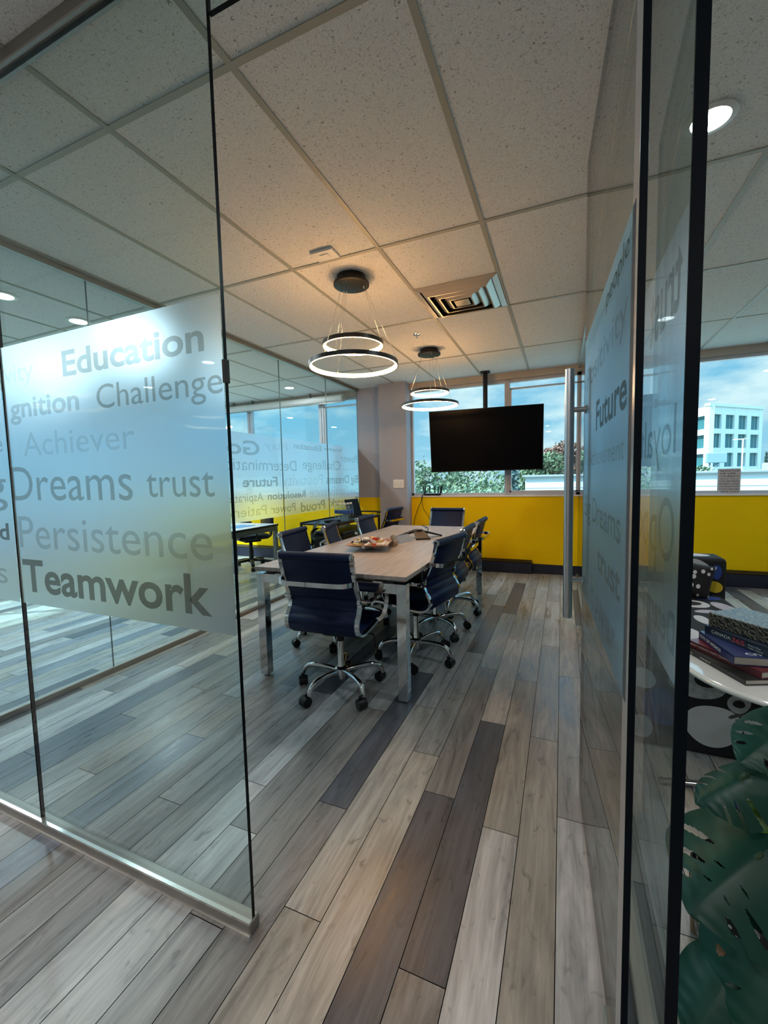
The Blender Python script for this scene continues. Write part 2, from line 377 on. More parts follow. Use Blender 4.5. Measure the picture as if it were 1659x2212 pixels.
simple('wall_back', 'plain pale wall behind the entrance', 'wall', m_white, (XL, XR, YB-0.1, YB, 0, H), kind='structure')
simple('wall_east', 'plain pale wall at the far side of the lounge', 'wall', m_white, (XR, XR+0.1, YB, FARY+0.1, 0, H), kind='structure')
simple('wall_west', 'office outer wall with a long window opening', 'wall', m_white, [(XL-0.1, XL, YB, 0.1, 0, H), (XL-0.1, XL, 0.1, FARY+0.14, 0, 0.9), (XL-0.1, XL, 0.1, FARY+0.14, 2.58, H), (XL-0.1, XL, 5.75, FARY+0.14, 0.9, 2.58)], kind='structure')
t = empty('window_4', 'long side window of the next office', 'window', (XL-0.05, 0, 0.9), kind='structure')
bm = bm_()
for a in [(0.1, 5.75, 0, 0.03), (0.1, 5.75, 1.65, 1.68)]: box(bm, -0.03, 0.03, *a)
obj('window_frame', bm, m_frame, t)
for y in (0.12, 1.5, 2.9, 4.3, 5.73): bm = bm_(); box(bm, -0.03, 0.03, y-0.025, y+0.025, 0, 1.68); obj('mullion', bm, m_frame, t)
bm = bm_(); box(bm, -0.003, 0.003, 0.1, 5.75, 0, 1.68); obj('window_pane', bm, m_wglass, t)

def window(n, x0, x1, z0, z1, label, mull=(), sash=()):
    r = empty('window_%d' % n, label, 'window', ((x0+x1)/2, FARY+0.06, z0), kind='structure'); ox, oy, oz = (x0+x1)/2, FARY+0.06, z0
    bm = bm_()
    for a in [(x0, x1, z0, z0+0.035), (x0, x1, z1-0.04, z1), (x0, x0+0.03, z0, z1), (x1-0.03, x1, z0, z1)]: box(bm, a[0]-ox, a[1]-ox, -0.03, 0.03, a[2]-oz, a[3]-oz)
    obj('window_frame', bm, m_frame, r)
    for a, b in mull:
        bm = bm_(); box(bm, a-ox, b-ox, -0.045, 0.03, 0.01, z1-z0-0.01, 0.006); box(bm, (a+b)/2-0.006-ox, (a+b)/2+0.006-ox, -0.055, -0.03, 0.01, z1-z0-0.01); obj('mullion', bm, m_frame, r)
    for a, b in sash:
        bm = bm_()
        for q in [(a, b, z0+0.035, z0+0.06), (a, b, z1-0.135, z1-0.115), (a, a+0.022, z0+0.04, z1-0.12), (b-0.022, b, z0+0.04, z1-0.12)]: box(bm, q[0]-ox, q[1]-ox, -0.035, 0.01, q[2]-oz, q[3]-oz)
        obj('sash', bm, m_frame, r)
    bm = bm_(); box(bm, x0+0.02-ox, x1-0.02-ox, -0.003, 0.003, 0.02, z1-z0-0.02); obj('window_pane', bm, m_wglass, r)
    return r
window(1, -2.06, RX, 1.055, 2.602, 'meeting room window behind the hanging screen', [(-0.722, -0.655)], [(-0.655, RX-0.01)])
window(2, RX, XR, 1.055, 2.602, 'lounge window looking out to the white office building', [(2.55, 2.62)], [])
window(3, XL, -2.90, 1.055, 2.602, 'next office window behind the left glass partition', [(-5.08, -4.98), (-3.63, -3.53)], [(-3.53, -2.91)])

# ---- glass partitions
def pane_box(name, corners, parent, t=0.012, mats=None):
    """vertical glass sheet from plan point a to b, z0..z1; broad faces clear, edges dark"""
    (ax, ay), (bx, by), z0, z1 = corners; d = Vector((bx-ax, by-ay, 0)); n = Vector((-d.y, d.x, 0)).normalized()*t/2
    bm = bm_(); P = []
    for z in (z0, z1):
        for p, s in (((ax, ay), 1), ((bx, by), 1), ((bx, by), -1), ((ax, ay), -1)): P.append(bm.verts.new((p[0]+n.x*s, p[1]+n.y*s, z)))
    for idx, mi in (((0, 1, 5, 4), 0), ((2, 3, 7, 6), 0), ((1, 2, 6, 5), 1), ((3, 0, 4, 7), 1), ((0, 3, 2, 1), 1), ((4, 5, 6, 7), 1)):
        bm.faces.new([P[i] for i in idx]).material_index = mi
    return obj(name, bm, mats or [m_glass, m_edge], parent)

def sheet(bm, a, b, z0, z1):
    """thin applied film; its face looks to the right of the direction a -> b"""
    bm.faces.new([bm.verts.new((p[0], p[1], z)) for p, z in ((a, z0), (b, z0), (b, z1), (a, z1))])
# front glass wall, left of the opening
FZ0, FZ1 = 0.886, 1.795
wf = empty('wall_front', 'clear glass entrance wall with frosted band of motivational words', 'glass wall', (0, 0, 0), kind='structure')
pane_box('glass_pane', ((-1.826, FY), (-0.816, FY), 0.03, 2.64), wf)
pane_box('glass_pane', ((-3.3, FY), (-1.832, FY), 0.03, 2.64), wf)
pane_box('transom_pane', ((-0.812, FY), (RX-0.01, FY), 2.458, 2.66), wf)
bm = bm_(); box(bm, -3.3, -0.812, FY-0.022, FY+0.022, 0, 0.042, 0.004); obj('bottom_channel', bm, m_alu, wf)
bm = bm_(); box(bm, -3.3, -0.812, FY-0.026, FY-0.018, 0.0, 0.008); box(bm, -3.3, -0.812, FY-0.023, FY-0.012, 0.040, 0.047); obj('channel_lip', bm, m_alub, wf)
bm = bm_(); box(bm, -3.3, RX+0.02, FY-0.022, FY+0.022, 2.645, H, 0.003); obj('top_channel', bm, m_alu, wf)
bm = bm_(); box(bm, -0.822, -0.811, FY-0.0085, FY+0.0085, 1.568, 1.628, 0.001); obj('latch', bm, m_blackm, wf)
film_f = []
for a, b in ((-1.822, -0.819), (-3.3, -1.836)):
    bm = bm_(); sheet(bm, (a, FY-0.007), (b, FY-0.007), FZ0, FZ1); film_f.append(obj('frosted_film', bm, m_film, wf))
def wfr(s, x0, x1, zb, cap, m, bold=0, par=0):
    o = word(s, (x0, FY-0.0085, zb), (1, 0, 0), x1-x0, cap, m, film_f[par], bold)
    o['label'] = 'lettering reading '+s; return o
wfr('Education', -1.480, -0.879, 1.660, 0.080, m_ink2, 1)
wfr('Challenge', -1.325, -0.822, 1.543, 0.071, m_ink2)
wfr('Achiever', -1.73, -1.168, 1.415, 0.078, m_inkw)
wfr('Dreams', -1.822, -1.192, 1.261, 0.118, m_ink2)
wfr('trust', -1.131, -0.869, 1.270, 0.085, m_ink2, 0)
wfr('Persistence', -1.800, -0.887, 1.092, 0.112, m_ink3)
wfr('Teamwork', -1.798, -0.902, 0.935, 0.118, m_ink1, 1)
wfr('gnition', -1.790, -1.411, 1.549, 0.070, m_ink3, 1)
wfr('vity', -1.808, -1.638, 1.671, 0.062, m_inkw)
wfr('Patience', -2.25, -1.855, 1.437, 0.062, m_ink3, 0, 1)
wfr('Proud', -2.20, -1.864, 1.117, 0.062, m_ink1, 1, 1)
wfr('Big', -2.25, -1.855, 1.261, 0.118, m_ink2, 0, 1)
wfr('Goals', -2.4, -1.90, 0.95, 0.085, m_ink3, 0, 1)
# right glass partition between meeting room and lounge
PY0 = 0.865
wr = empty('wall_right', 'clear glass partition beside the lounge seen nearly edge on', 'glass wall', (0, 0, 0), kind='structure')
for a, b in ((PY0+0.004, 2.4), (2.406, 3.9), (3.906, FARY)): pane_box('glass_pane', ((RX, a), (RX, b), 0.02, 2.65), wr)
bm = bm_(); box(bm, RX-0.010, RX+0.010, PY0-0.002, PY0+0.003, 0.02, 2.65); obj('edge_seal', bm, m_edge, wr)
bm = bm_(); box(bm, RX-0.022, RX+0.022, PY0, FARY, 0, 0.03, 0.003); obj('bottom_channel', bm, m_alu, wr)
bm = bm_(); box(bm, RX-0.022, RX+0.022, PY0, FARY, 2.645, H, 0.003); obj('top_channel', bm, m_alu, wr)
film_r = []
for a, b in ((PY0+0.02, 2.395), (2.412, 3.895), (3.912, FARY-0.01)):
    bm = bm_(); sheet(bm, (RX+0.0085, b), (RX+0.0085, a), FZ0, FZ1); film_r.append(obj('frosted_film', bm, m_film, wr))
def film_at(films, joints, y):
    for i in range(len(joints)-1):
        if y < joints[i+1]: return films[i]
    return films[-1]
RJ = [PY0, 2.4, 3.9, FARY]
for a in (('trust', 0.985, 1.30, 1.628, 0.15, m_ink2, 1), ('loyalty', 0.996, 1.50, 1.345, 0.098, m_ink2, 0), ('Opportunity', 0.985, 2.0, 1.118, 0.135, m_ink3, 0), ('Determination', 0.96, 1.55, 0.945, 0.085, m_ink3, 1),
          ('Future', 1.56, 2.0, 1.62, 0.09, m_ink3, 0), ('Teamwork', 1.62, 2.2, 1.35, 0.1, m_ink2, 1), ('Power', 2.05, 2.36, 1.13, 0.1, m_ink3, 0), ('Proud', 1.65, 2.1, 0.95, 0.09, m_ink2, 0)):
    s, y0, y1, zb, cap, m, b = a
    o = word(s, (RX+0.0070, y0, zb), (0, 1, 0), y1-y0, cap, m, film_at(film_r, RJ, (y0+y1)/2), b); o['label'] = 'lettering reading '+s+' seen from behind'
# left glass partition
wl = empty('wall_left', 'glass partition of the next office with mirrored lettering', 'glass wall', (0, 0, 0), kind='structure')
LJ = [FY+0.03, 1.897, 3.948, 4.957, FARY-0.052]
film_l = []
for a, b in zip(LJ, LJ[1:]):
    pane_box('glass_pane', ((GX, a+0.0015), (GX, b-0.0015), 0.03, 2.66), wl, 0.010, [m_glass, m_edgel])
    bm = bm_(); sheet(bm, (GX-0.0085, a+0.005), (GX-0.0085, b-0.005), 0.918, 1.80); film_l.append(obj('frosted_film', bm, m_film, wl))
for a in (('Goals', 3.58, 2.72, 1.588, 0.145, m_ink3, 1), ('Play', 4.067, 3.66, 1.662, 0.08, m_inkw, 0), ('Education', 4.812, 4.192, 1.695, 0.07, m_ink3, 1),
          ('Recognition', 5.372, 4.877, 1.715, 0.042, m_ink3, 1), ('Power', 5.86, 5.334, 1.572, 0.11, m_ink3, 0), ('Challenge', 5.315, 4.36, 1.455, 0.122, m_ink3, 0),
          ('knowledge', 5.86, 5.363, 1.453, 0.04, m_inkw, 0), ('Determination', 4.231, 2.95, 1.431, 0.118, m_ink3, 0), ('Big Dreams', 5.865, 4.913, 1.265, 0.117, m_ink2, 0),
          ('Positivity', 4.815, 3.945, 1.262, 0.13, m_inkw, 0), ('Future', 3.858, 3.299, 1.263, 0.104, m_ink2, 1), ('Practice', 5.86, 5.59, 1.136, 0.05, m_ink3, 0),
          ('Persistence', 5.534, 4.504, 1.10, 0.13, m_inkw, 0), ('Resolution', 4.405, 3.674, 1.115, 0.082, m_ink2, 1), ('Aspiration', 3.603, 3.00, 1.112, 0.087, m_ink2, 0),
          ('Teamwork', 5.865, 4.999, 0.957, 0.10, m_ink2, 1), ('Proud', 4.858, 4.29, 0.938, 0.12, m_ink2, 1), ('Power', 4.181, 3.723, 0.962, 0.093, m_ink2, 0),
          ('Patience', 3.648, 2.95, 0.965, 0.1, m_ink3, 0)):
    s, y0, y1, zb, cap, m, b = a
    # the words face the next office: they read from the far wall towards the entrance for a reader standing there
    o = word(s, (GX-0.0070, y0, zb), (0, -1, 0), y0-y1, cap, m, film_at(film_l, LJ, (y0+y1)/2), b); o['label'] = 'lettering reading '+s+' seen from behind'
bm = bm_(); box(bm, GX-0.022, GX+0.022, FY+0.02, FARY-0.052, 0, 0.036, 0.003); obj('bottom_channel', bm, m_alu, wl)
bm = bm_(); box(bm, GX-0.024, GX+0.024, FY+0.02, FARY-0.052, 2.650, H, 0.003); obj('top_channel', bm, m_alu, wl)

# ---- the open glass door
HX, HY, EX, EY = 0.125, FY, 0.082, 1.80
dd = Vector((EX-HX, EY-HY, 0)); dw = dd.length; dang = math.atan2(dd.y, dd.x)
door = empty('door_1', 'open frosted glass door with long steel pull handle', 'door', (HX, HY, 0), dang, kind='structure')
# door space: x from hinge to free edge, y positive = towards the meeting room (left)
pane_box('glass_pane', ((0, 0), (dw, 0), 0.012, 2.44), door)
bm = bm_(); sheet(bm, (dw-0.008, 0.007), (0.02, 0.007), 0.862, FZ1); film_d = obj('frosted_film', bm, m_film, door)
bm = bm_(); sheet(bm, (0.05, 0.0066), (0.0, 0.0066), 0.012, 2.44); sheet(bm, (0.0, -0.0066), (0.03, -0.0066), 0.012, 2.44); obj('frosted_glint', bm, m_glint, door).name = 'painted_glint'  # opaque grey strips standing in for highlights and reflections in the glass edge
bm = bm_(); box(bm, 0.0, 0.14, -0.018, 0.018, 0.004, 0.06, 0.004); obj('pivot_shoe', bm, m_steel, door)
bm = bm_(); box(bm, 0.0, 0.14, -0.018, 0.018, 2.39, 2.452, 0.004); obj('pivot_shoe', bm, m_steel, door)
for s in (1, -1):
    bm = bm_(); tube(bm, [(0.84, s*0.062, 0.765), (0.84, s*0.062, 1.692)], 0.0165, 18); h = obj('pull_handle', bm, m_steel, door, smooth=True); h['label'] = 'brushed steel pull bar'
    for z in (0.91, 1.545):
        bm = bm_(); tube(bm, [(0.84, s*0.006, z), (0.84, s*0.060, z)], 0.0095, 12); tube(bm, [(0.84, s*0.006, z), (0.84, s*0.012, z)], 0.016, 14); obj('standoff', bm, m_chrome if z < 1 else m_steel, h, smooth=True)
for t_, x0, x1, zb, cap, m, b in (('people', 0.36, 0.065, 1.725, 0.045, m_ink1, 0), ('Positivity', 0.80, 0.07, 1.60, 0.07, m_ink3, 0), ('Future', 0.53, 0.06, 1.437, 0.085, m_ink1, 1), ('Achievement', 0.70, 0.08, 1.335, 0.05, m_ink3, 0),
                              ('Big Dreams', 0.82, 0.10, 1.16, 0.075, m_ink2, 0), ('trust', 0.45, 0.09, 1.04, 0.075, m_ink2, 1), ('Power', 0.60, 0.14, 0.90, 0.09, m_ink3, 0)):
    o = word(t_, (x0, 0.0086, zb), (-1, 0, 0), x0-x1, cap, m, film_d, b); o['label'] = 'lettering reading '+t_

# ================================================================== FURNITURE OF THE MEETING ROOM
# ---- table
tb = empty('meeting_table', 'long grey wood meeting table on square chrome legs', 'table', (-1.34, 3.46, 0))
TX, TY = 0.535, 1.26
bm = bm_(); box(bm, -TX, TX, -TY, TY, 0.726, 0.752, 0.002); obj('tabletop', bm, m_table, tb)
bm = bm_(); box(bm, -TX+0.004, TX-0.004, -TY+0.004, TY-0.004, 0.7225, 0.7262); obj('underside', bm, m_blackm, tb)
for sx_ in (-1, 1):
    for sy_ in (-1, 1):
        bm = bm_(); x, y = sx_*(TX-0.036), sy_*(TY-0.036); box(bm, x-0.03, x+0.03, y-0.03, y+0.03, 0.012, 0.705, 0.002); l_ = obj('leg', bm, m_chrome, tb)
        bm = bm_(); lathe(bm, [(0.014, 0.0), (0.014, 0.013)], (x, y, 0), 12); obj('glide', bm, m_black, l_)
for sy_ in (-1, 1):
    bm = bm_(); y = sy_*(TY-0.036); box(bm, -TX+0.066, TX-0.066, y-0.03, y+0.03, 0.645, 0.705, 0.002); obj('end_rail', bm, m_chrome, tb)
    for x in (-0.42, 0.42): bm = bm_(); box(bm, x-0.03, x+0.03, y-0.025, y+0.025, 0.705, 0.7225); obj('spacer', bm, m_blackm, tb)
    for x in (-0.35, 0.35): bm = bm_(); box(bm, x-0.03, x+0.03, y-0.029, y+0.029, 0.705, 0.711); obj('clip', bm, m_wplast, tb)
for sx_ in (-1, 1):
    bm = bm_(); box(bm, sx_*0.36-0.02, sx_*0.36+0.02, -TY+0.066, TY-0.066, 0.665, 0.700); obj('long_rail', bm, m_blackm, tb)

# ---- office chair: chrome side frames with a navy sling
def chair_profile():
    pts = [(-0.285, 0.893), (-0.262, 0.80), (-0.225, 0.70), (-0.190, 0.625), (-0.200, 0.575), (-0.232, 0.525), (-0.238, 0.485), (-0.215, 0.447), (-0.160, 0.428), (-0.05, 0.432), (0.08, 0.446), (0.17, 0.452), (0.215, 0.440), (0.226, 0.412)]
    return smooth_path([(0, p[0], p[1]) for p in pts], 8)
PROF = chair_profile()
def sling(i0, i1, w, rib):
    bm = bm_(); rows = []; acc = 0
    for i in range(i0, i1+1):
        p = PROF[i]; t = (PROF[min(i+1, len(PROF)-1)]-PROF[max(i-1, 0)]).normalized(); n = Vector((0, -t.z, t.y))
        if i > i0: acc += (PROF[i]-PROF[i-1]).length
        k = 0.009*(abs(math.sin(acc/0.052*math.pi))-0.3) if rib(p) else 0
        rows.append([bm.verts.new(p+n*(o)+Vector((x, 0, 0))) for x, o in ((-w, 0.002), (-w+0.006, 0.007+k), (w-0.006, 0.007+k), (w, 0.002), (w-0.006, -0.006-k), (-w+0.006, -0.006-k))])
    for a, b in zip(rows, rows[1:]):
        for j in range(6):
            f = bm.faces.new((a[j], a[(j+1) % 6], b[(j+1) % 6], b[j])); f.smooth = True
    for r in (rows[0], rows[-1]): bm.faces.new(r)
    return bm
def make_chair(label):
    t = empty('office_chair', label, 'chair', group='blue swivel chairs of the meeting table'); hw = 0.222
    isp = min(range(len(PROF)), key=lambda i: (PROF[i]-Vector((0, -0.16, 0.428))).length)
    obj('backrest', sling(2, isp, hw-0.008, lambda p: p.z < 0.66), m_navy, t)
    obj('seat', sling(isp, len(PROF)-2, hw-0.008, lambda p: p.y < 0.17), m_navy, t)
    bm = bm_(); tube(bm, [(-hw+0.004, -0.285, 0.893), (hw-0.004, -0.285, 0.893)], 0.024, 16); rl = obj('top_roll', bm, m_navy, t, True)
    for s in (-1, 1):
        bm = bm_(); lathe(bm, [(0.0225, s*(hw-0.005)), (0.0235, s*(hw+0.004)), (0.017, s*(hw+0.009)), (0.012, s*(hw+0.007)), (0.0115, s*(hw+0.010))], (0, -0.285, 0.893), 18, 'X'); obj('end_cap', bm, m_chrome, rl, True)
        bm = bm_(); sweep(bm, [p+Vector((s*hw, 0, 0)) for p in PROF[1:]], rect(0.0125, 0.007)); obj('side_frame', bm, m_chrome, t, True)
        # arm loop: a chrome strap from the lumbar clamp out and down to the seat rail
        bm = bm_(); path = smooth_path([(s*(hw+0.004), -0.185, 0.632), (s*(hw+0.045), -0.165, 0.628), (s*(hw+0.062), -0.10, 0.640), (s*(hw+0.062), 0.02, 0.640), (s*(hw+0.060), 0.085, 0.600), (s*(hw+0.050), 0.095, 0.52), (s*(hw+0.030), 0.075, 0.462), (s*(hw+0.004), 0.055, 0.447)], 6)
        sweep(bm, path, rect(0.004, 0.012)); a = obj('armrest', bm, m_chrome, t, True)
        bm = bm_(); sweep(bm, smooth_path([(s*(hw+0.062), -0.09, 0.651), (s*(hw+0.062), -0.03, 0.653), (s*(hw+0.062), 0.02, 0.651)], 4), rect(0.006, 0.016)); obj('arm_pad', bm, m_black, a, True)
        bm = bm_(); box(bm, s*hw-0.012, s*hw+0.012, -0.212, -0.178, 0.612, 0.648, 0.004); obj('clamp', bm, m_chrome, t)
    bm = bm_(); sweep(bm, smooth_path([(-hw, -0.250, 0.755), (-hw-0.004, -0.285, 0.752), (-hw+0.020, -0.318, 0.749), (-hw+0.07, -0.332, 0.747), (0, -0.335, 0.747), (hw-0.07, -0.332, 0.747), (hw-0.020, -0.318, 0.749), (hw+0.004, -0.285, 0.752), (hw, -0.250, 0.755)], 6), rect(0.013, 0.006), upv=(0, 0, 1)); obj('stretcher', bm, m_chrome, t, True)
    bm = bm_(); sweep(bm, smooth_path([(-hw, 0.10, 0.440), (-0.1, 0.07, 0.405), (0, 0.05, 0.395), (0.1, 0.07, 0.405), (hw, 0.10, 0.440)], 5), rect(0.006, 0.02), upv=(0, 0, 1)); sweep(bm, smooth_path([(-hw, -0.13, 0.424), (-0.1, -0.08, 0.40), (0, -0.06, 0.395), (0.1, -0.08, 0.40), (hw, -0.13, 0.424)], 5), rect(0.006, 0.02), upv=(0, 0, 1))
    box(bm, -0.075, 0.075, -0.10, 0.09, 0.372, 0.398, 0.008); obj('seat_mechanism', bm, m_blackm, t)
    bm = bm_(); tube(bm, smooth_path([(0.05, 0.0, 0.385), (0.20, 0.0, 0.378), (0.225, 0.0, 0.370), (0.228, 0.0, 0.335)], 4), 0.005, 8); tube(bm, [(0.228, 0, 0.338), (0.228, 0, 0.30)], 0.009, 8); obj('lever', bm, m_black, t, True)
    bm = bm_(); lathe(bm, [(0.030, 0.372), (0.030, 0.345), (0.024, 0.340), (0.024, 0.315)], n=18); obj('column_sleeve', bm, m_black, t, True)
    bm = bm_(); lathe(bm, [(0.0185, 0.375), (0.0185, 0.145), (0.024, 0.135)], n=18); obj('gas_column', bm, m_chrome, t, True)
    bm = bm_(); lathe(bm, [(0.026, 0.150), (0.040, 0.140), (0.040, 0.105), (0.022, 0.098), (0.018, 0.070)], n=20)
    for k in range(5):
        a = math.radians(72*k); c, s = math.cos(a), math.sin(a)
        tube(bm, smooth_path([(0.02*c, 0.02*s, 0.122), (0.10*c, 0.10*s, 0.132), (0.18*c, 0.18*s, 0.134), (0.235*c, 0.235*s, 0.122), (0.262*c, 0.262*s, 0.092), (0.268*c, 0.268*s, 0.070)], 5), 0.0145, 10, scl=[0.95+0.2*math.sin(i/25*math.pi) for i in range(26)])
    b = obj('star_base', bm, m_chrome, t, True)
    for k in range(5):
        a = math.radians(72*k+random.uniform(-6, 6)); bm = bm_()
        for w in (-0.014, 0.014):
            lathe(bm, [(0.008, w-0.010), (0.024, w-0.010), (0.027, w-0.006), (0.027, w+0.006), (0.024, w+0.010), (0.008, w+0.010)], (0.012, 0, 0.0272), 16, 'Y')
        lathe(bm, [(0.029, -0.026), (0.030, -0.02), (0.030, 0.02), (0.029, 0.026)], (0.012, 0, 0.034), 16, 'Y'); lathe(bm, [(0.012, 0.05), (0.011, 0.074)], n=10)
        vv = [v for v in bm.verts if v.co.x > 0.0305 and v.co.z > 0.05]
        cst = obj('caster', bm, m_black, b, True); cst.location = (0.268*math.cos(a), 0.268*math.sin(a), 0); cst.rotation_euler = (0, 0, a+random.choice((0, 2.2, 3.6, 0.5)))
    return t
chair0 = make_chair('')
CH = [(-1.262, 2.235, 0.05, 255, 'dark navy swivel chair with its back to the entrance at the near table end'),
      (-1.765, 2.93, math.radians(-82), 240, 'navy chair on the glass side nearest the entrance, left of the candy dish'),
      (-1.70, 3.44, math.radians(-74), 200, 'navy chair turned slightly aside, middle one on the glass partition side'),
      (-1.69, 4.14, math.radians(-88), 210, 'navy chair on the glass side in front of the black laptop'),
      (-2.42, 5.465, math.radians(83), 100, 'navy chair standing away from the table against the grey column'),
      (-1.40, 5.11, math.radians(176), 30, 'navy chair facing us at the far table end before the yellow wall'),
      (-0.97, 2.84, math.radians(79), 349, 'navy chair on the right table side closest to the entrance'),
      (-0.985, 3.40, math.radians(91), 323, 'navy chair in the middle of the right table side'),
      (-0.985, 4.02, math.radians(90), 344, 'navy chair on the right table side closest to the yellow wall')]
for i, (x, y, rz, ba, lab) in enumerate(CH):
    if i == 0: o = chair0; o.location = (x, y, 0); o.rotation_euler = (0, 0, rz); o['label'] = lab
    else: o = dup(chair0, (x, y, 0), rz, lab)
    for ch in o.children:
        if ch.name.startswith('star_base'): ch.rotation_euler = (0, 0, math.radians(ba)-rz)

# ---- pendant lamps: two rings hung from a round black plate
m_ring = emit('ring_light', (1.0, 0.53, 0.20), RING_STRENGTH)
def make_lamp(label):
    t = empty('pendant_lamp', label, 'lamp', (0, 0, 0), group='double ring pendant lamps')
    bm = bm_(); lathe(bm, [(0.098, 0.0), (0.098, -0.040), (0.122, -0.044), (0.122, -0.058), (0.115, -0.060)], n=36); cp = obj('ceiling_plate', bm, m_black, t, True)
    for zr, r, nm, off in ((-0.586, 0.302, 'large_ring', 0.35), (-0.451, 0.205, 'small_ring', 0.6)):
        bm = bm_(); path = [(r*math.cos(2*math.pi*i/64), r*math.sin(2*math.pi*i/64), zr) for i in range(64)]
        sweep(bm, path, [(-0.0135, -0.0008), (0.0120, -0.0008), (0.0120, -0.013), (0.0135, -0.013), (0.0135, 0.006), (-0.0135, 0.006)], upv=(0, 0, 1), closed=True)
        rg = obj(nm, bm, m_blackm, t, True)
        bm = bm_(); sweep(bm, path, [(-0.0142, -0.0010), (-0.0142, -0.0060), (0.0117, -0.0080), (0.0117, -0.0010)], upv=(0, 0, 1), closed=True)
        obj('light_band', bm, m_ring, rg)
        for k in range(3):
            a = off+k*2*math.pi/3; b = a; rp = 0.085
            bm = bm_(); tube(bm, [(rp*math.cos(b), rp*math.sin(b), -0.060), ((r+0.002)*math.cos(a), (r+0.002)*math.sin(a), zr+0.02)], 0.0011, 6); obj('cable', bm, m_alub, rg)
            bm = bm_(); lathe(bm, [(0.004, zr+0.012), (0.004, zr+0.026)], ((r+0.002)*math.cos(a), (r+0.002)*math.sin(a), 0), 8); lathe(bm, [(0.0045, -0.0605), (0.003, -0.068)], (rp*math.cos(b), rp*math.sin(b), 0), 8); obj('gripper', bm, m_alub, rg)
    return t
lamp = make_lamp('nearer double ring pendant lamp with warm light over the table'); lamp.location = (-1.335, 2.67, H)
dup(lamp, (-1.328, 4.476, H), 0.5, 'farther double ring pendant lamp in front of the window')

# ---- ceiling fittings
m_lens = emit('downlight_lens', (1.0, 0.95, 0.88), 22.0)
def downlight(x, y, label, grp='recessed ceiling downlights', watts=LAMP_W):
    t = empty('downlight', label, 'light', (x, y, H), group=grp)
    bm = bm_(); lathe(bm, [(0.066, -0.0005), (0.088, -0.001), (0.088, -0.006), (0.066, -0.010)], n=28, cap=False); obj('trim_ring', bm, m_wplast, t, True)
    bm = bm_(); lathe(bm, [(0.066, -0.004), (0.060, -0.0085), (0.001, -0.0095)], n=28); obj('lens', bm, m_lens, t)
    l = bpy.data.lights.new('downlight_light', 'AREA'); l.shape = 'DISK'; l.size = 0.12; l.energy = watts; l.color = (1.0, 0.98, 0.97)
    o = bpy.data.objects.new('lamp_light', l); C.objects.link(o); o.parent = t; o.location = (0, 0, -0.014)
for x, y, lab in ((0.523, 2.13, 'bright round downlight at the upper right beside the door edge'), (0.841, 4.565, 'round lounge downlight seen through the glass strip'),
                  (-3.734, 2.363, 'office downlight nearer to the partition joint, right one of the pair'), (-3.706, 1.827, 'office downlight cut by the left picture edge'),
                  (-3.706, 5.282, 'office downlight in front of the roller blind'), (-3.72, 3.75, 'office downlight behind the frosted band near the glass edge')):
    downlight(x, y, lab, watts=5.5 if x > 0 else 4.0 if y > 5 else LAMP_W)
for x, y, w in ((-1.9, -0.6, FILL_W_ENTRY), (-0.4, -0.6, FILL_W_ENTRY), (1.2, -0.6, FILL_W_SIDE*0.5), (-1.9, -2.2, FILL_W_ENTRY), (-0.4, -2.2, FILL_W_ENTRY), (1.2, -2.2, FILL_W_SIDE),
                (2.6, 2.1, FILL_W_SIDE), (2.6, 4.5, FILL_W_SIDE), (-5.4, 0.4, LAMP_W*1.6), (-5.4, 4.3, LAMP_W*1.6), (-5.4, 2.4, LAMP_W*1.6), (2.8, -0.8, FILL_W_SIDE), (-4.5, -0.8, FILL_W_ENTRY)):
    downlight(x, y, 'round downlight added out of view to brighten the entrance and side rooms', 'fill downlights added out of view', w)  # unseen downlights added as fill light for the rooms

t = empty('air_vent', 'square stepped metal air vent in the ceiling', 'vent', (-0.718, 3.335, H))
def frus(bm, a0, z0, a1, z1, th=0.003):
    p = [(a0, z0), (a1, z1), (a1, z1+th), (a0, z0+th)]
    rings = [[bm.verts.new((sx_*r, sy_*r, z)) for sx_, sy_ in ((1, 1), (-1, 1), (-1, -1), (1, -1))] for r, z in p]
    for i in range(4):
        for j in range(4): bm.faces.new((rings[i][j], rings[i][(j+1) % 4], rings[(i+1) % 4][(j+1) % 4], rings[(i+1) % 4][j]))
m_vent = mat('vent_metal', (0.55, 0.50, 0.43), 0.3, 0.55)
bm = bm_(); box(bm, -0.292, 0.292, -0.292, 0.292, -0.003, -0.001); obj('duct', bm, m_black, t)
bm = bm_(); frus(bm, 0.300, -0.006, 0.262, -0.018); frus(bm, 0.285, -0.004, 0.302, -0.004); obj('vent_frame', bm, m_vent, t)
for a in (0.215, 0.150, 0.085):
    bm = bm_(); frus(bm, a+0.040, -0.010, a, -0.040); frus(bm, a, -0.040, a-0.010, -0.040); obj('louver', bm, m_vent, t)
bm = bm_(); box(bm, -0.055, 0.055, -0.055, 0.055, -0.040, -0.036, 0.002); obj('center_plate', bm, m_vent, t)
bm = bm_(); box(bm, -0.075, 0.075, -0.055, 0.055, -0.016, 0, 0.004); box(bm, -0.03, 0.03, -0.02, 0.02, -0.020, -0.015, 0.002)
tag(obj('ceiling_sensor', bm, m_wplast, loc=(-1.34, 2.335, H)), 'small white rectangular sensor box on the ceiling before the near pendant', 'sensor')
t = empty('sprinkler', 'small chrome fire sprinkler head between the two pendants', 'sprinkler', (-1.296, 3.958, H))
bm = bm_(); lathe(bm, [(0.036, 0), (0.034, -0.006), (0.014, -0.010)], n=20); obj('escutcheon', bm, m_chrome, t, True)
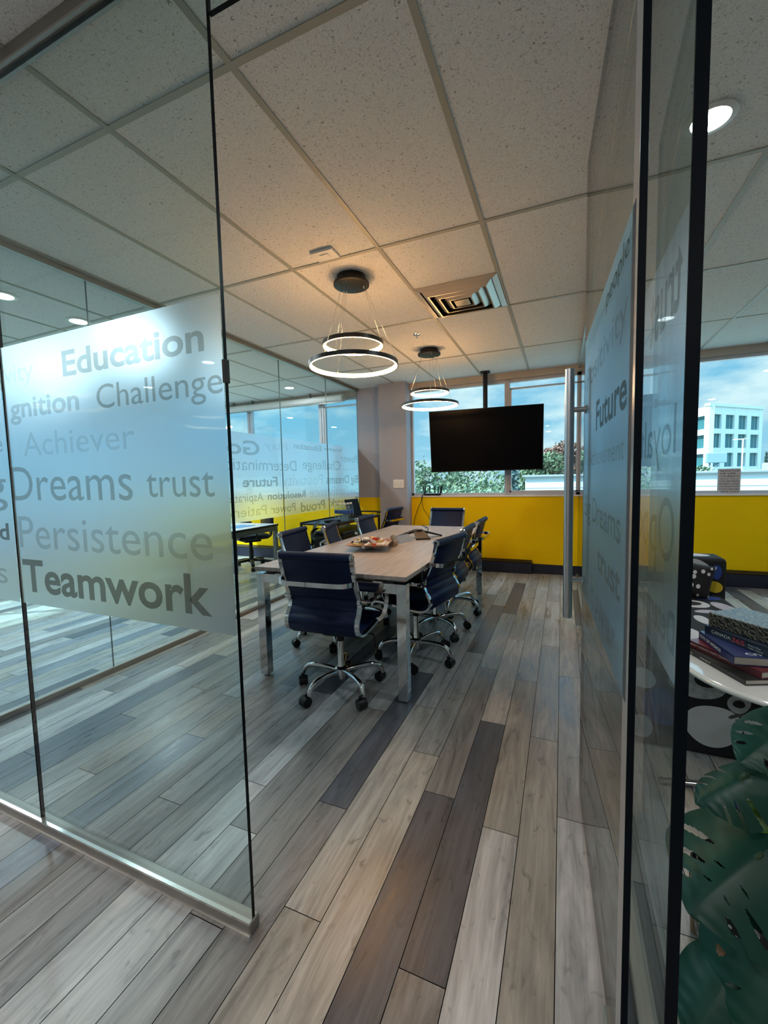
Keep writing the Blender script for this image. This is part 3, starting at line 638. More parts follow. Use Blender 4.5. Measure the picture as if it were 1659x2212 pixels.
bm = bm_(); lathe(bm, [(0.010, -0.008), (0.010, -0.022), (0.004, -0.03), (0.004, -0.045)], n=12); lathe(bm, [(0.005, -0.045), (0.020, -0.047), (0.020, -0.049)], n=14); obj('sprinkler_head', bm, m_steel, t, True)

# ---- hanging television
t = empty('television', 'black flat television hanging from a ceiling pole before the window', 'television', (-0.93, 5.60, 1.79), math.radians(5))
tilt = Matrix.Rotation(math.radians(9), 4, 'X')
bm = bm_(); box(bm, -0.715, 0.715, -0.016, 0.016, -0.405, 0.405, 0.004); xf(bm, bm.verts, tilt); obj('housing', bm, m_black, t)
bm = bm_(); box(bm, -0.706, 0.706, -0.0175, -0.0155, -0.388, 0.397); xf(bm, bm.verts, tilt); obj('screen', bm, m_screen, t)
bm = bm_(); box(bm, -0.03, 0.03, -0.0185, -0.0165, -0.412, -0.398); xf(bm, bm.verts, tilt); obj('sensor_foot', bm, m_black, t)
bm = bm_(); tube(bm, [(0, 0.14, 0.05), (0, 0.14, H-1.79-0.004)], 0.0225, 16); obj('ceiling_pole', bm, m_black, t, True)
bm = bm_(); tube(bm, [(0, 0.14, 0.42), (0, 0.14, H-1.79-0.02)], 0.030, 16); obj('pole_sleeve', bm, m_black, t, True)
bm = bm_(); box(bm, -0.06, 0.06, 0.08, 0.20, H-1.79-0.016, H-1.79-0.002, 0.004); obj('ceiling_bracket', bm, m_black, t)
bm = bm_(); box(bm, -0.12, 0.12, 0.018, 0.15, -0.12, 0.12, 0.01); obj('wall_mount', bm, m_blackm, t)

# ---- things on the table
TZ = 0.752
m_dish = mat('dish_wood', (0.42, 0.25, 0.14), 0.35); m_clear = thin_glass('clear_plastic', (0.92, 0.95, 0.95))
t = empty('candy_dish', 'square wooden dish on a clear foot piled with wrapped candy', 'dish', (-1.41, 3.03, TZ), math.radians(14))
bm = bm_(); R0, R1 = 0.10, 0.165
rings = [[bm.verts.new((sx_*r, sy_*r*1.05, z)) for sx_, sy_ in ((1, 1), (-1, 1), (-1, -1), (1, -1))] for r, z in ((R0, 0.030), (R1, 0.056), (R1-0.006, 0.057), (R0-0.002, 0.034))]
for i in range(3):
    for j in range(4): bm.faces.new((rings[i][j], rings[i][(j+1) % 4], rings[i+1][(j+1) % 4], rings[i+1][j]))
bm.faces.new(rings[0]); bm.faces.new(rings[3]); obj('bowl', bm, m_dish, t)
bm = bm_(); lathe(bm, [(0.045, 0.0), (0.042, 0.006), (0.016, 0.012), (0.018, 0.030)], n=16); obj('foot', bm, m_clear, t, True)
cm = {'white': mat('wrapper_white', (0.75, 0.72, 0.68), 0.3), 'red': mat('wrapper_red', (0.55, 0.04, 0.02), 0.25), 'black': mat('wrapper_black', (0.02, 0.02, 0.025), 0.25), 'gold': mat('wrapper_gold', (0.75, 0.55, 0.22), 0.25, 0.6)}
cand = {}
for c, m in cm.items():
    bm = bm_(); lathe(bm, [(0.016, -0.038), (0.004, -0.026), (0.010, -0.022), (0.013, 0.0), (0.010, 0.022), (0.004, 0.026), (0.016, 0.038)], (0, 0, 0), 8, 'X')
    cand[c] = obj('candy', bm, m, None, True); cand[c].location = (0, 0, -50)
rc = random.Random(3); k = 0
cols = ['white', 'white', 'red', 'white', 'gold', 'red', 'white', 'black', 'gold', 'white', 'red', 'white', 'gold', 'white', 'red', 'white', 'gold', 'white', 'black', 'white', 'red', 'gold', 'white', 'white']
used = set()
for layer, n, rad, z in ((0, 12, 0.105, 0.050), (1, 8, 0.065, 0.068), (2, 4, 0.03, 0.084)):
    for i in range(n):
        c = cols[k]; k += 1; a = 2*math.pi*i/n+rc.uniform(-.2, .2)
        x, y = rad*1.15*math.cos(a), rad*1.15*math.sin(a); x, y = max(-.12, min(.12, x)), max(-.125, min(.125, y))
        if c not in used: o = cand[c]; used.add(c)
        else: o = cand[c].copy(); C.objects.link(o)
        o.location = (-1.41+x, 3.03+y, TZ+z); o.rotation_euler = (rc.uniform(-.3, .3), rc.uniform(-.25, .25), rc.uniform(0, 6.28))
        tag(o, '%s twist wrapped candy in the square wooden dish' % c, 'candy', '%s candies in the dish' % c)
t = empty('card_holder', 'small wooden holder with upright cards beside the candy dish', 'card holder', (-1.295, 3.235, TZ), math.radians(10))
bm = bm_(); box(bm, -0.028, 0.028, -0.055, 0.055, 0, 0.012); box(bm, -0.028, -0.018, -0.055, 0.055, 0, 0.055); box(bm, 0.018, 0.028, -0.055, 0.055, 0, 0.045); obj('holder_block', bm, m_dish, t)
bm = bm_()
for i in range(5): box(bm, -0.014+i*0.006, -0.012+i*0.006, -0.045, 0.045, 0.012, 0.088+0.004*(i % 2))
obj('cards', bm, mat('card_paper', (0.55, 0.48, 0.38), 0.7), t)
bm = bm_(); P = [(-0.05, 0), (0.05, 0), (0.0, 0.062)]
v = [[bm.verts.new((x, y, z)) for x, z in P] for y in (-0.095, 0.095)]
bm.faces.new(v[0]); bm.faces.new(v[1]); [bm.faces.new((v[0][j], v[0][(j+1) % 3], v[1][(j+1) % 3], v[1][j])) for j in range(3)]
tag(obj('tent_card', bm, mat('tent_card_grey', (0.30, 0.34, 0.40), 0.35), loc=(-1.295, 3.46, TZ)), 'folded grey tent card between card holder and conference phone', 'card'); bpy.data.objects['tent_card'].rotation_euler = (0, 0, math.radians(-14))
t = empty('conference_phone', 'black three-armed conference phone on the table', 'phone', (-1.255, 3.77, TZ), math.radians(6))
def roof_arm(a, ln, w0, w1, m, nm):
    """one sloping arm of the phone, from the raised centre down to the table"""
    a = math.radians(a); u = Vector((math.cos(a), math.sin(a), 0)); v = Vector((-u.y, u.x, 0)); bm = bm_(); R_ = []
    for r, w, zt, zb in ((0.0, w0, 0.078, 0.062), (ln*0.45, w0*0.55+w1*0.45, 0.050, 0.034), (ln, w1, 0.014, 0.0)):
        R_.append([bm.verts.new(u*r+v*q*w/2+Vector((0, 0, z))) for q, z in ((-1, zt), (1, zt), (1, zb), (-1, zb))])
    for p, q in zip(R_, R_[1:]): [bm.faces.new((p[k], p[(k+1) % 4], q[(k+1) % 4], q[k])) for k in range(4)]
    bm.faces.new(R_[0]); bm.faces.new(R_[2]); obj(nm, bm, m, t)
m_phone = mat('phone_panel', (0.012, 0.011, 0.011), 0.5, spec=0.3)
roof_arm(205, 0.215, 0.10, 0.035, m_black, 'speaker_arm'); roof_arm(28, 0.235, 0.10, 0.035, m_black, 'speaker_arm'); roof_arm(-62, 0.185, 0.085, 0.135, m_phone, 'keypad_panel')

# ---- router and its cords on the sill
t = empty('wifi_router', 'black router with upright antennas on the window sill', 'router', (-1.745, FARY+0.03, 1.055))
bm = bm_(); box(bm, -0.125, 0.125, -0.04, 0.06, 0, 0.032, 0.012, 2); obj('router_body', bm, m_black, t)
for x, y, a in ((-0.118, -0.02, -8), (-0.118, 0.045, -4), (-0.06, 0.055, 0), (0.02, 0.055, 0), (0.07, 0.055, 3), (0.118, 0.045, 6), (0.118, -0.02, 10)):
    bm = bm_(); r_ = math.radians(a); obox(bm, Vector((x+0.055*math.sin(r_), y, 0.02+0.062)), (Vector((math.cos(r_), 0, -math.sin(r_))), Vector((0, 1, 0)), Vector((math.sin(r_), 0, math.cos(r_)))), (0.009, 0.004, 0.055), 0.003); obj('antenna', bm, m_black, t)
bm = bm_(); tube(bm, smooth_path([(-1.86, 5.935, 1.085), (-1.885, 5.895, 1.07), (-1.90, 5.885, 0.98), (-1.97, 5.885, 0.82), (-2.02, 5.885, 0.60), (-2.0, 5.885, 0.12)], 8), 0.0042, 6)
tag(obj('power_cord', bm, m_black), 'black cord hanging from the router to the floor, left one of two', 'cord')
bm = bm_(); tube(bm, smooth_path([(-1.85, 5.935, 1.08), (-1.87, 5.89, 1.065), (-1.885, 5.88, 0.97), (-1.86, 5.88, 0.86), (-1.76, 5.84, 0.72), (-1.62, 5.3, 0.55), (-1.55, 4.85, 0.62), (-1.52, 4.735, 0.735), (-1.50, 4.70, 0.757), (-1.42, 4.55, 0.757), (-1.36, 4.45, 0.757), (-1.29, 4.2, 0.757), (-1.24, 4.03, 0.757), (-1.23, 3.96, 0.765)], 8), 0.004, 6)
tag(obj('phone_cord', bm, m_black), 'black cord running from the router over the table edge to the phone', 'cord')
t = empty('light_switch', 'white triple switch plate on the grey column', 'switch', (-2.19, 5.74, 1.238))
bm = bm_(); box(bm, -0.082, 0.082, -0.007, 0, -0.060, 0.060, 0.003); obj('switch_plate', bm, m_wplast, t)
for k in (-1, 0, 1):
    bm = bm_(); box(bm, k*0.046-0.017, k*0.046+0.017, -0.011, -0.006, -0.034, 0.034, 0.002); obj('rocker', bm, mat('rocker_white', (0.7, 0.69, 0.66), 0.35) if k == -1 else bpy.data.materials['rocker_white'], t)
# heaters along the far wall
for i, (x0, x1, hh, lab) in enumerate(((-2.0, -0.36, 0.18, 'dark baseboard heater under the meeting room window'), (0.9, 3.6, 0.182, 'navy baseboard heater under the lounge window'), (-5.6, -3.1, 0.20, 'navy baseboard heater in the next office'))):
    t = empty('baseboard_heater', lab, 'heater', ((x0+x1)/2, FARY-0.016, 0), group='baseboard heaters'); w = (x1-x0)/2
    bm = bm_(); box(bm, -w, w, -0.062, 0, 0.0, hh-0.035, 0.003); obj('heater_case', bm, m_base, t)
    bm = bm_(); obox(bm, Vector((0, -0.033, hh-0.016)), (Vector((1, 0, 0)), Vector((0, 0.92, 0.38)), Vector((0, -0.38, 0.92))), (w, 0.036, 0.004)); obj('heater_hood', bm, m_blackm, t)

# ---- black cart beside the partition with what stands on it
t = empty('utility_cart', 'black open-shelf cart between the chairs and glass partition', 'cart', (-2.48, 4.56, 0))
for x in (-0.23, 0.23):
    for y in (-0.57, 0.57):
        bm = bm_(); box(bm, x-0.011, x+0.011, y-0.011, y+0.011, 0.06, 0.84); tube(bm, [(x, y, 0.0275), (x, y, 0.065)], 0.008, 8); lathe(bm, [(0.010, -0.012), (0.0275, -0.012), (0.0275, 0.012), (0.010, 0.012)], (x, y, 0.0275), 14, 'Y'); obj('post', bm, m_blackm, t)
for z in (0.16, 0.50, 0.815):
    bm = bm_(); box(bm, -0.235, 0.235, -0.58, 0.58, z, z+0.016); 
    for s in (-1, 1): box(bm, s*0.235-0.006, s*0.235+0.006, -0.58, 0.58, z-0.004, z+0.030)
    obj('cart_shelf', bm, m_blackm, t)
bm = bm_(); tube(bm, smooth_path([(-0.2, 0.58, 0.86), (-0.2, 0.64, 0.875), (0.2, 0.64, 0.875), (0.2, 0.58, 0.86)], 6), 0.010, 8); obj('push_handle', bm, m_blackm, t, True)
CZ = 0.831
m_label = mat('bottle_label', (0.03, 0.10, 0.42), 0.35); m_cap = mat('bottle_cap', (0.8, 0.82, 0.85), 0.35); m_bott = thin_glass('bottle_plastic', (0.90, 0.945, 0.96), 1.6, 0.05)
b0 = empty('water_bottle', 'clear water bottle with blue label on the cart', 'bottle', group='water bottles on the cart')
bm = bm_(); lathe(bm, [(0.028, 0.0), (0.031, 0.01), (0.030, 0.05), (0.031, 0.09), (0.031, 0.15), (0.026, 0.18), (0.012, 0.197), (0.012, 0.203)], n=16); obj('bottle_body', bm, m_bott, b0, True)
bm = bm_(); lathe(bm, [(0.0315, 0.092), (0.0318, 0.094), (0.0318, 0.130), (0.0315, 0.132)], n=16); obj('bottle_label', bm, m_label, b0, True)
bm = bm_(); lathe(bm, [(0.0145, 0.199), (0.0145, 0.216), (0.013, 0.218)], n=12); obj('bottle_cap', bm, m_cap, b0, True)
for i, (x, y) in enumerate(((-2.275, 4.225), (-2.275, 4.30), (-2.35, 4.26), (-2.35, 4.335), (-2.275, 4.375), (-2.42, 4.30))):
    if i == 0: b0.location = (x, y, CZ)
    else: dup(b0, (x, y, CZ), i*0.9)
t = empty('laptop', 'open black laptop standing on the cart behind a chair', 'laptop', (-2.40, 4.93, CZ), math.radians(84))
bm = bm_(); box(bm, -0.16, 0.16, -0.11, 0.11, 0, 0.014, 0.004); obj('keyboard_base', bm, m_black, t)
bm = bm_(); obox(bm, Vector((0, 0.135, 0.118)), (Vector((1, 0, 0)), Vector((0, 0.28, 0.96)), Vector((0, -0.96, 0.28))), (0.16, 0.112, 0.005), 0.004); obj('laptop_lid', bm, m_screen, t)
t_ = bm_(); lathe(t_, [(0.03, 0.0), (0.085, 0.012), (0.102, 0.030), (0.098, 0.030), (0.08, 0.016), (0.028, 0.006)], n=28)
tag(obj('serving_tray', t_, m_black, None, True, (-2.36, 4.085, CZ)), 'shallow black tray at the near end of the cart', 'tray')
bm = bm_(); box(bm, -0.20, 0.20, -0.42, 0.42, 0, 0.17, 0.008); box(bm, -0.203, 0.203, -0.423, 0.423, 0.17, 0.20, 0.006); tag(obj('storage_box', bm, m_black, loc=(-2.47, 4.58, 0.517)), 'long black storage box on the middle cart shelf', 'box')
# dark leafy plant in a pale pot on a black stand
bm = bm_(); box(bm, -0.15, 0.15, -0.15, 0.15, 0.44, 0.46)
for sx_ in (-1, 1):
    for sy_ in (-1, 1): box(bm, sx_*0.135-0.01, sx_*0.135+0.01, sy_*0.135-0.01, sy_*0.135+0.01, 0, 0.44)
tag(obj('plant_stand', bm, m_blackm, loc=(-2.45, 3.78, 0)), 'small black stand with the dark leafy plant', 'stand')
t = empty('potted_plant', 'dark leafy plant in a pale pot behind the chairs', 'plant', (-2.45, 3.78, 0.46))
bm = bm_(); lathe(bm, [(0.045, 0), (0.055, 0.09), (0.058, 0.10), (0.050, 0.10), (0.046, 0.085)], n=20); obj('pot', bm, mat('pale_pot', (0.45, 0.50, 0.50), 0.3), t, True)
m_dleaf = mat('dark_leaf', (0.012, 0.022, 0.018), 0.4)
rl = random.Random(5)
for i in range(14):
    a, ln, el = rl.uniform(0, 6.28), rl.uniform(0.14, 0.22), rl.uniform(0.3, 1.35); h0 = 0.09+0.015*i
    bm = bm_(); d = Vector((math.cos(a)*math.cos(el), math.sin(a)*math.cos(el), math.sin(el))); sd = Vector((-math.sin(a), math.cos(a), 0)); rows = []
    for j in range(7):
        u = j/6; w = 0.032*math.sin(math.pi*min(1, u*0.9+0.08)); p = Vector((0, 0, h0))+d*ln*(0.25+u)+Vector((0, 0, -0.09*u*u)); rows.append((bm.verts.new(p+sd*w), bm.verts.new(p+Vector((0, 0, -0.006))), bm.verts.new(p-sd*w)))
    for q, r_ in zip(rows, rows[1:]): bm.faces.new((q[0], q[1], r_[1], r_[0])); bm.faces.new((q[1], q[2], r_[2], r_[1]))
    tube(bm, [(0, 0, h0-0.04), tuple(Vector((0, 0, h0))+d*ln*0.27)], 0.003, 5); obj('leaf', bm, m_dleaf, t, True)

# ---- next office: desk, task chair, roller blind
t = empty('office_desk', 'grey framed desk with pale top in the next office', 'desk', (-3.95, 3.95, 0)); m_dtop = mat('desk_top', (0.62, 0.64, 0.66), 0.25)
bm = bm_(); box(bm, -0.39, 0.39, -0.78, 0.74, 0.716, 0.738, 0.002); obj('desktop', bm, m_dtop, t)
bm = bm_(); box(bm, -0.392, 0.392, -0.782, 0.742, 0.712, 0.7165); box(bm, 0.388, 0.393, -0.782, 0.742, 0.712, 0.738); obj('edge_band', bm, m_black, t)
m_dfr = mat('desk_frame', (0.22, 0.23, 0.23), 0.4, 0.4)
for x in (-0.36, 0.36):
    for y in (-0.75, 0.71): bm = bm_(); box(bm, x-0.025, x+0.025, y-0.025, y+0.025, 0, 0.712, 0.003); obj('leg', bm, m_dfr, t)
    bm = bm_(); box(bm, x-0.022, x+0.022, -0.725, 0.685, 0.65, 0.712); obj('side_rail', bm, m_dfr, t)
bm = bm_(); box(bm, -0.12, 0.12, -0.16, 0.16, 0, 0.004, 0.001); o = tag(obj('folder', bm, mat('blue_folder', (0.10, 0.28, 0.55), 0.35), loc=(-3.85, 4.28, 0.738)), 'flat blue folder lying on the office desk', 'folder')
t = empty('task_chair', 'black task chair behind the desk in the next office', 'chair', (-4.38, 5.08, 0), math.radians(150))
bm = bm_(); box(bm, -0.24, 0.24, -0.22, 0.25, 0.45, 0.53, 0.035, 3); obj('seat', bm, m_black, t, True)
bm = bm_(); vv = box(bm, -0.22, 0.22, -0.30, -0.24, 0.58, 1.02, 0.028, 3); obj('backrest', bm, m_black, t, True)
bm = bm_(); sweep(bm, smooth_path([(0, -0.1, 0.44), (0, -0.30, 0.46), (0, -0.325, 0.60), (0, -0.31, 0.80)], 6), rect(0.012, 0.035)); box(bm, -0.11, 0.11, -0.13, 0.12, 0.405, 0.45, 0.01); obj('back_support', bm, m_black, t, True)
for s in (-1, 1):
    bm = bm_(); tube(bm, [(s*0.25, 0.0, 0.46), (s*0.28, 0.0, 0.50), (s*0.28, 0.0, 0.66)], 0.016, 8); box(bm, s*0.28-0.035, s*0.28+0.035, -0.12, 0.12, 0.66, 0.69, 0.012, 2); obj('armrest', bm, m_black, t, True)
bm = bm_(); lathe(bm, [(0.034, 0.13), (0.034, 0.28), (0.026, 0.285), (0.026, 0.41)], n=16); obj('gas_column', bm, m_black, t, True)
bm = bm_(); lathe(bm, [(0.045, 0.09), (0.045, 0.15)], n=16)
for k in range(5):
    a = math.radians(72*k+20); c, s = math.cos(a), math.sin(a); sweep(bm, [(0.03*c, 0.03*s, 0.125), (0.18*c, 0.18*s, 0.115), (0.31*c, 0.31*s, 0.085)], rect(0.018, 0.024), upv=(0, 0, 1))
bs = obj('star_base', bm, m_black, t)
for k in range(5):
    a = math.radians(72*k+20); bm = bm_()
    for w in (-0.016, 0.016): lathe(bm, [(0.01, w-0.011), (0.03, w-0.011), (0.03, w+0.011), (0.01, w+0.011)], (0.31*math.cos(a), 0.31*math.sin(a), 0.03), 14, 'Y')
    tube(bm, [(0.31*math.cos(a), 0.31*math.sin(a), 0.03), (0.31*math.cos(a), 0.31*math.sin(a), 0.08)], 0.008, 8); obj('caster', bm, m_black, bs)
t = empty('roller_blind', 'rolled-up white blind above the next office windows', 'blind', (-4.25, FARY-0.10, 2.575))
bm = bm_(); tube(bm, [(-1.25, 0, 0), (1.12, 0, 0)], 0.052, 24); obj('blind_roll', bm, m_wplast, t, True)
bm = bm_(); tube(bm, [(1.12, 0, 0), (1.145, 0, 0)], 0.058, 24); obj('end_cap', bm, m_white, t, True)
bm = bm_(); box(bm, -1.25, 1.12, -0.006, 0.006, -0.066, -0.046, 0.002); obj('hem_bar', bm, m_alu, t)
for x in (-1.0, -0.6, 0.55):
    bm = bm_(); box(bm, x-0.006, x+0.006, -0.03, 0.03, 0.05, H-2.575-0.003); obj('bracket', bm, m_alu, t)

# ================================================================== THE LOUNGE
m_fab = mat('sofa_fabric_black', (0.006, 0.006, 0.008), 0.85); m_fw = mat('sofa_white', (0.55, 0.56, 0.58), 0.85, var=(14, 0.10)); m_fb = mat('sofa_blue', (0.015, 0.05, 0.24), 0.85)
m_fy = mat('sofa_yellow', (0.62, 0.46, 0.02), 0.85); m_fl = mat('sofa_lavender', (0.45, 0.42, 0.47), 0.85, var=(30, 0.35)); m_fg = mat('sofa_mottled', (0.33, 0.35, 0.36), 0.85, var=(45, 0.65))
FAB = [m_fab, m_fw, m_fb, m_fy, m_fl, m_fg]
def blob(bm, c, ax, ay, ra, rb, mi, rot=0, seed=0, off=0.0012):
    """one printed pebble: a flat patch in the cloth's own mesh"""
    r_ = random.Random(seed); ph = [r_.uniform(0, 6.28) for _ in range(3)]; c = Vector(c); ax, ay = Vector(ax), Vector(ay); n = ax.cross(ay).normalized(); vs_ = []
    for i in range(36):
        t = 2*math.pi*i/36; k = 1+0.06*math.sin(2*t+ph[0])+0.035*math.sin(3*t+ph[1]); x, y = ra*k*math.cos(t), rb*k*math.sin(t)
        vs_.append(bm.verts.new(c+ax*(x*math.cos(rot)-y*math.sin(rot))+ay*(x*math.sin(rot)+y*math.cos(rot))+n*off))
    bm.faces.new(vs_).material_index = mi
t = empty('sofa', 'low lounge sofa in black fabric with large white, blue and yellow pebble print', 'sofa', (0, 0, 0))
bm = bm_(); box(bm, 0.27, 1.08, 2.27, 3.73, 0.0, 0.405, 0.02, 2)
X_, Z_ = (1, 0, 0), (0, 0, 1)
def near(x, z, ra, rb, mi, rot=0, s=0, o=0.0012): blob(bm, (x, 2.27, z), X_, Z_, ra, rb, mi, rot, s, o)
near(0.645, 0.148, 0.104, 0.104, 1, -0.3, 1); near(0.737, 0.27, 0.043, 0.043, 5, 0, 2); near(0.737, 0.27, 0.021, 0.019, 0, 0, 3, 0.002)
near(0.845, 0.17, 0.088, 0.082, 1, 0.2, 4); near(0.862, 0.165, 0.03, 0.034, 0, 0, 5, 0.002); near(0.585, 0.335, 0.12, 0.062, 5, 0, 6); near(0.62, 0.355, 0.05, 0.03, 0, 0, 7, 0.002)
near(0.825, 0.325, 0.07, 0.035, 3, -0.5, 8); near(0.965, 0.30, 0.06, 0.07, 1, 0, 9); near(0.985, 0.12, 0.06, 0.075, 5, 0, 10); near(0.44, 0.20, 0.075, 0.09, 2, 0, 11); near(0.36, 0.33, 0.06, 0.05, 1, 0, 12); near(0.36, 0.09, 0.05, 0.06, 1, 0, 13)
Y_ = (0, 1, 0)
def top(x, y, ra, rb, mi, rot=0, s=0, o=0.0012): blob(bm, (x, y, 0.405), X_, Y_, ra, rb, mi, rot, s, o)
top(0.83, 3.43, 0.10, 0.10, 1, 0, 21); top(0.83, 3.44, 0.06, 0.05, 0, 0, 22, 0.002); top(0.96, 3.63, 0.085, 0.07, 2, -0.4, 23); top(1.01, 3.39, 0.055, 0.13, 4, 0.3, 24); top(0.80, 3.07, 0.035, 0.09, 1, 0, 25)
top(0.70, 3.13, 0.05, 0.07, 2, 0, 26); top(0.87, 3.26, 0.075, 0.035, 4, 0.4, 27); top(0.97, 3.0, 0.07, 0.12, 1, 0, 28); top(0.62, 3.42, 0.09, 0.11, 3, 0, 29); top(0.50, 3.1, 0.09, 0.1, 1, 0, 30); top(0.62, 2.78, 0.10, 0.12, 1, 0, 31); top(0.85, 2.72, 0.09, 0.13, 2, 0, 32); top(0.45, 2.6, 0.08, 0.1, 5, 0, 33); top(0.72, 2.46, 0.09, 0.09, 3, 0, 34); top(0.97, 2.47, 0.06, 0.1, 1, 0, 35); top(0.78, 3.65, 0.06, 0.04, 1, 0, 36); top(0.42, 3.5, 0.08, 0.12, 2, 0, 37)
obj('seat_block', bm, FAB, t)
bm = bm_(); box(bm, 0.27, 1.115, 3.735, 3.98, 0.0, 0.675, 0.035, 3)
def arm(x, z, ra, rb, mi, rot=0, s=0, o=0.0012): blob(bm, (x, 3.735, z), X_, Z_, ra, rb, mi, rot, s, o)
arm(0.93, 0.59, 0.095, 0.072, 1, -0.3, 41); arm(1.05, 0.575, 0.032, 0.052, 2, 0, 42); arm(1.035, 0.465, 0.055, 0.042, 3, -0.5, 43); arm(0.70, 0.56, 0.09, 0.07, 2, 0, 44); arm(0.50, 0.55, 0.08, 0.08, 1, 0, 45)
for x, ra, s in ((0.95, 0.09, 46), (0.74, 0.07, 47), (0.52, 0.09, 48)): blob(bm, (x, 3.86, 0.675), X_, Y_, ra, 0.06, 1, 0, s)
obj('far_arm', bm, FAB, t)
bm = bm_(); box(bm, 0.27, 0.40, 2.27, 3.73, 0.41, 0.66, 0.035, 3)
for i, (y, z, mi) in enumerate(((2.5, 0.54, 1), (2.85, 0.53, 2), (3.15, 0.55, 1), (3.45, 0.53, 3))): blob(bm, (0.40, y, z), Y_, Z_, 0.11, 0.075, mi, 0, 50+i)
obj('side_back', bm, FAB, t)
# spotted cushion leaning on the far arm
bm = bm_(); nx = 14; g = []
for sgn in (1, -1):
    gg = []
    for i in range(nx+1):
        row = []
        for j in range(nx+1):
            u, v = i/nx*2-1, j/nx*2-1; h = 0.055*(max(0, 1-u**4)*max(0, 1-v**4))**0.6*sgn; pinch = 1-0.06*(1-abs(u*v))
            row.append(bm.verts.new((0.13*u*(1-0.07*(1-v*v)), h, 0.13*v*(1-0.07*(1-u*u)))))
        gg.append(row)
    g.append(gg)
    for i in range(nx):
        for j in range(nx): bm.faces.new((gg[i][j], gg[i+1][j], gg[i+1][j+1], gg[i][j+1])).smooth = True
bmesh.ops.remove_doubles(bm, verts=bm.verts, dist=0.0008)
def cush_mat():
    m = mat('cushion_spots', (0.006, 0.006, 0.008), 0.85); n = m.node_tree.nodes; l = m.node_tree.links; tc_ = n.new('ShaderNodeTexCoord')
    v = n.new('ShaderNodeTexVoronoi'); v.inputs['Scale'].default_value = 24; v.inputs['Randomness'].default_value = 0.5; mp_ = n.new('ShaderNodeMapping'); mp_.inputs['Scale'].default_value = (1, 0, 0.8); l.new(tc_.outputs['Object'], mp_.inputs[0]); l.new(mp_.outputs[0], v.inputs['Vector'])
    r = n.new('ShaderNodeValToRGB'); r.color_ramp.elements[0].position = 0.30; r.color_ramp.elements[0].color = (0.62, 0.62, 0.62, 1); r.color_ramp.elements[1].position = 0.33; r.color_ramp.elements[1].color = (0.006, 0.006, 0.008, 1)
    l.new(v.outputs['Distance'], r.inputs[0]); l.new(r.outputs[0], n['Principled BSDF'].inputs['Base Color']); return m
o = tag(obj('cushion', bm, cush_mat(), loc=(0.87, 3.64, 0.53)), 'small black cushion with white spots leaning on the sofa arm', 'cushion'); o.rotation_euler = (math.radians(-16), math.radians(10), math.radians(-14))

# side table with its books
t = empty('side_table', 'round white side table on chrome floor bars in front of the sofa', 'table', (0.835, 2.13, 0)); m_ttop = mat('white_gloss', (0.68, 0.70, 0.69), 0.08, coat=0.6)
bm = bm_(); lathe(bm, [(0.345, 0.478), (0.36, 0.482), (0.362, 0.490), (0.357, 0.497), (0.345, 0.5)], n=72); obj('table_top', bm, m_ttop, t)
bm = bm_(); tube(bm, [(-0.445, -0.137, 0.013), (-0.19, -0.08, 0.013), (0.15, -0.02, 0.013)], 0.0125, 12); obj('floor_bar', bm, m_chrome, t, True)
bm = bm_(); tube(bm, [(-0.155, -0.40, 0.013), (-0.20, -0.22, 0.013), (-0.19, -0.08, 0.013)], 0.0125, 12); obj('floor_bar', bm, m_chrome, t, True)
bm = bm_(); tube(bm, smooth_path([(0.15, -0.02, 0.013), (0.20, -0.01, 0.03), (0.21, -0.005, 0.10), (0.21, -0.005, 0.478)], 6), 0.0125, 12); obj('post', bm, m_chrome, t, True)
bm = bm_(); lathe(bm, [(0.07, 0.470), (0.07, 0.479)], (0.21, -0.005, 0), 24); obj('top_plate', bm, m_chrome, t)
m_page = mat('book_pages', (0.50, 0.48, 0.43), 0.8)
def book(A, B, depth, z, th, m, label, name='book', hard=0.003):
    A, B = Vector((A[0], A[1], 0)), Vector((B[0], B[1], 0)); ln = (B-A).length; u = (B-A).normalized(); v = Vector((-u.y, u.x, 0))
    t = empty(name, label, 'book', A+Vector((0, 0, z)), math.atan2(u.y, u.x))          # x along the spine, y away from it
    bm = bm_(); box(bm, 0, ln, 0, depth, 0, hard, 0.0008); box(bm, 0, ln, 0, depth, th-hard, th, 0.0008); box(bm, 0, ln, 0, hard, 0, th, 0.0008); obj('cover', bm, m, t)
    bm = bm_(); box(bm, 0.004, ln-0.004, hard, depth-0.004, hard, th-hard); obj('pages', bm, m_page, t); return t, ln
def spine(t, s, x0, x1, zb, cap, m, bold=0): 
    o = word(s, (x0, -0.0006, zb), (1, 0, 0), x1-x0, cap, m, t, bold, name='spine_title'); o['label'] = 'spine lettering reading '+s
m_tw = mat('print_white', (0.75, 0.75, 0.72), 0.5); m_tr = mat('print_red', (0.50, 0.05, 0.06), 0.5); m_tg = mat('print_gold', (0.55, 0.45, 0.22), 0.5)
b1, ln = book((0.512, 2.243), (0.643, 1.930), 0.25, 0.5005, 0.0215, mat('book_dark', (0.018, 0.018, 0.018), 0.3, var=(30, 0.6)), 'dark mottled hardback at the bottom of the book stack')
spine(b1, 'FRANK', 0.02, 0.07, 0.007, 0.007, m_tw); spine(b1, 'WRIGHT', 0.11, 0.17, 0.007, 0.007, m_tw)
b2, ln = book((0.532, 2.247), (0.699, 1.956), 0.22, 0.5222, 0.0275, mat('book_maroon', (0.12, 0.012, 0.022), 0.3), 'maroon hardback second from the bottom of the book stack')
spine(b2, 'GREAT EVENTS THAT CHANGED', 0.012, 0.225, 0.012, 0.0085, m_tw)
b3, ln = book((0.583, 2.280), (0.626, 1.998), 0.21, 0.5500, 0.0345, mat('book_blue', (0.018, 0.03, 0.12), 0.28), 'blue hardback in the middle of the book stack with white title')
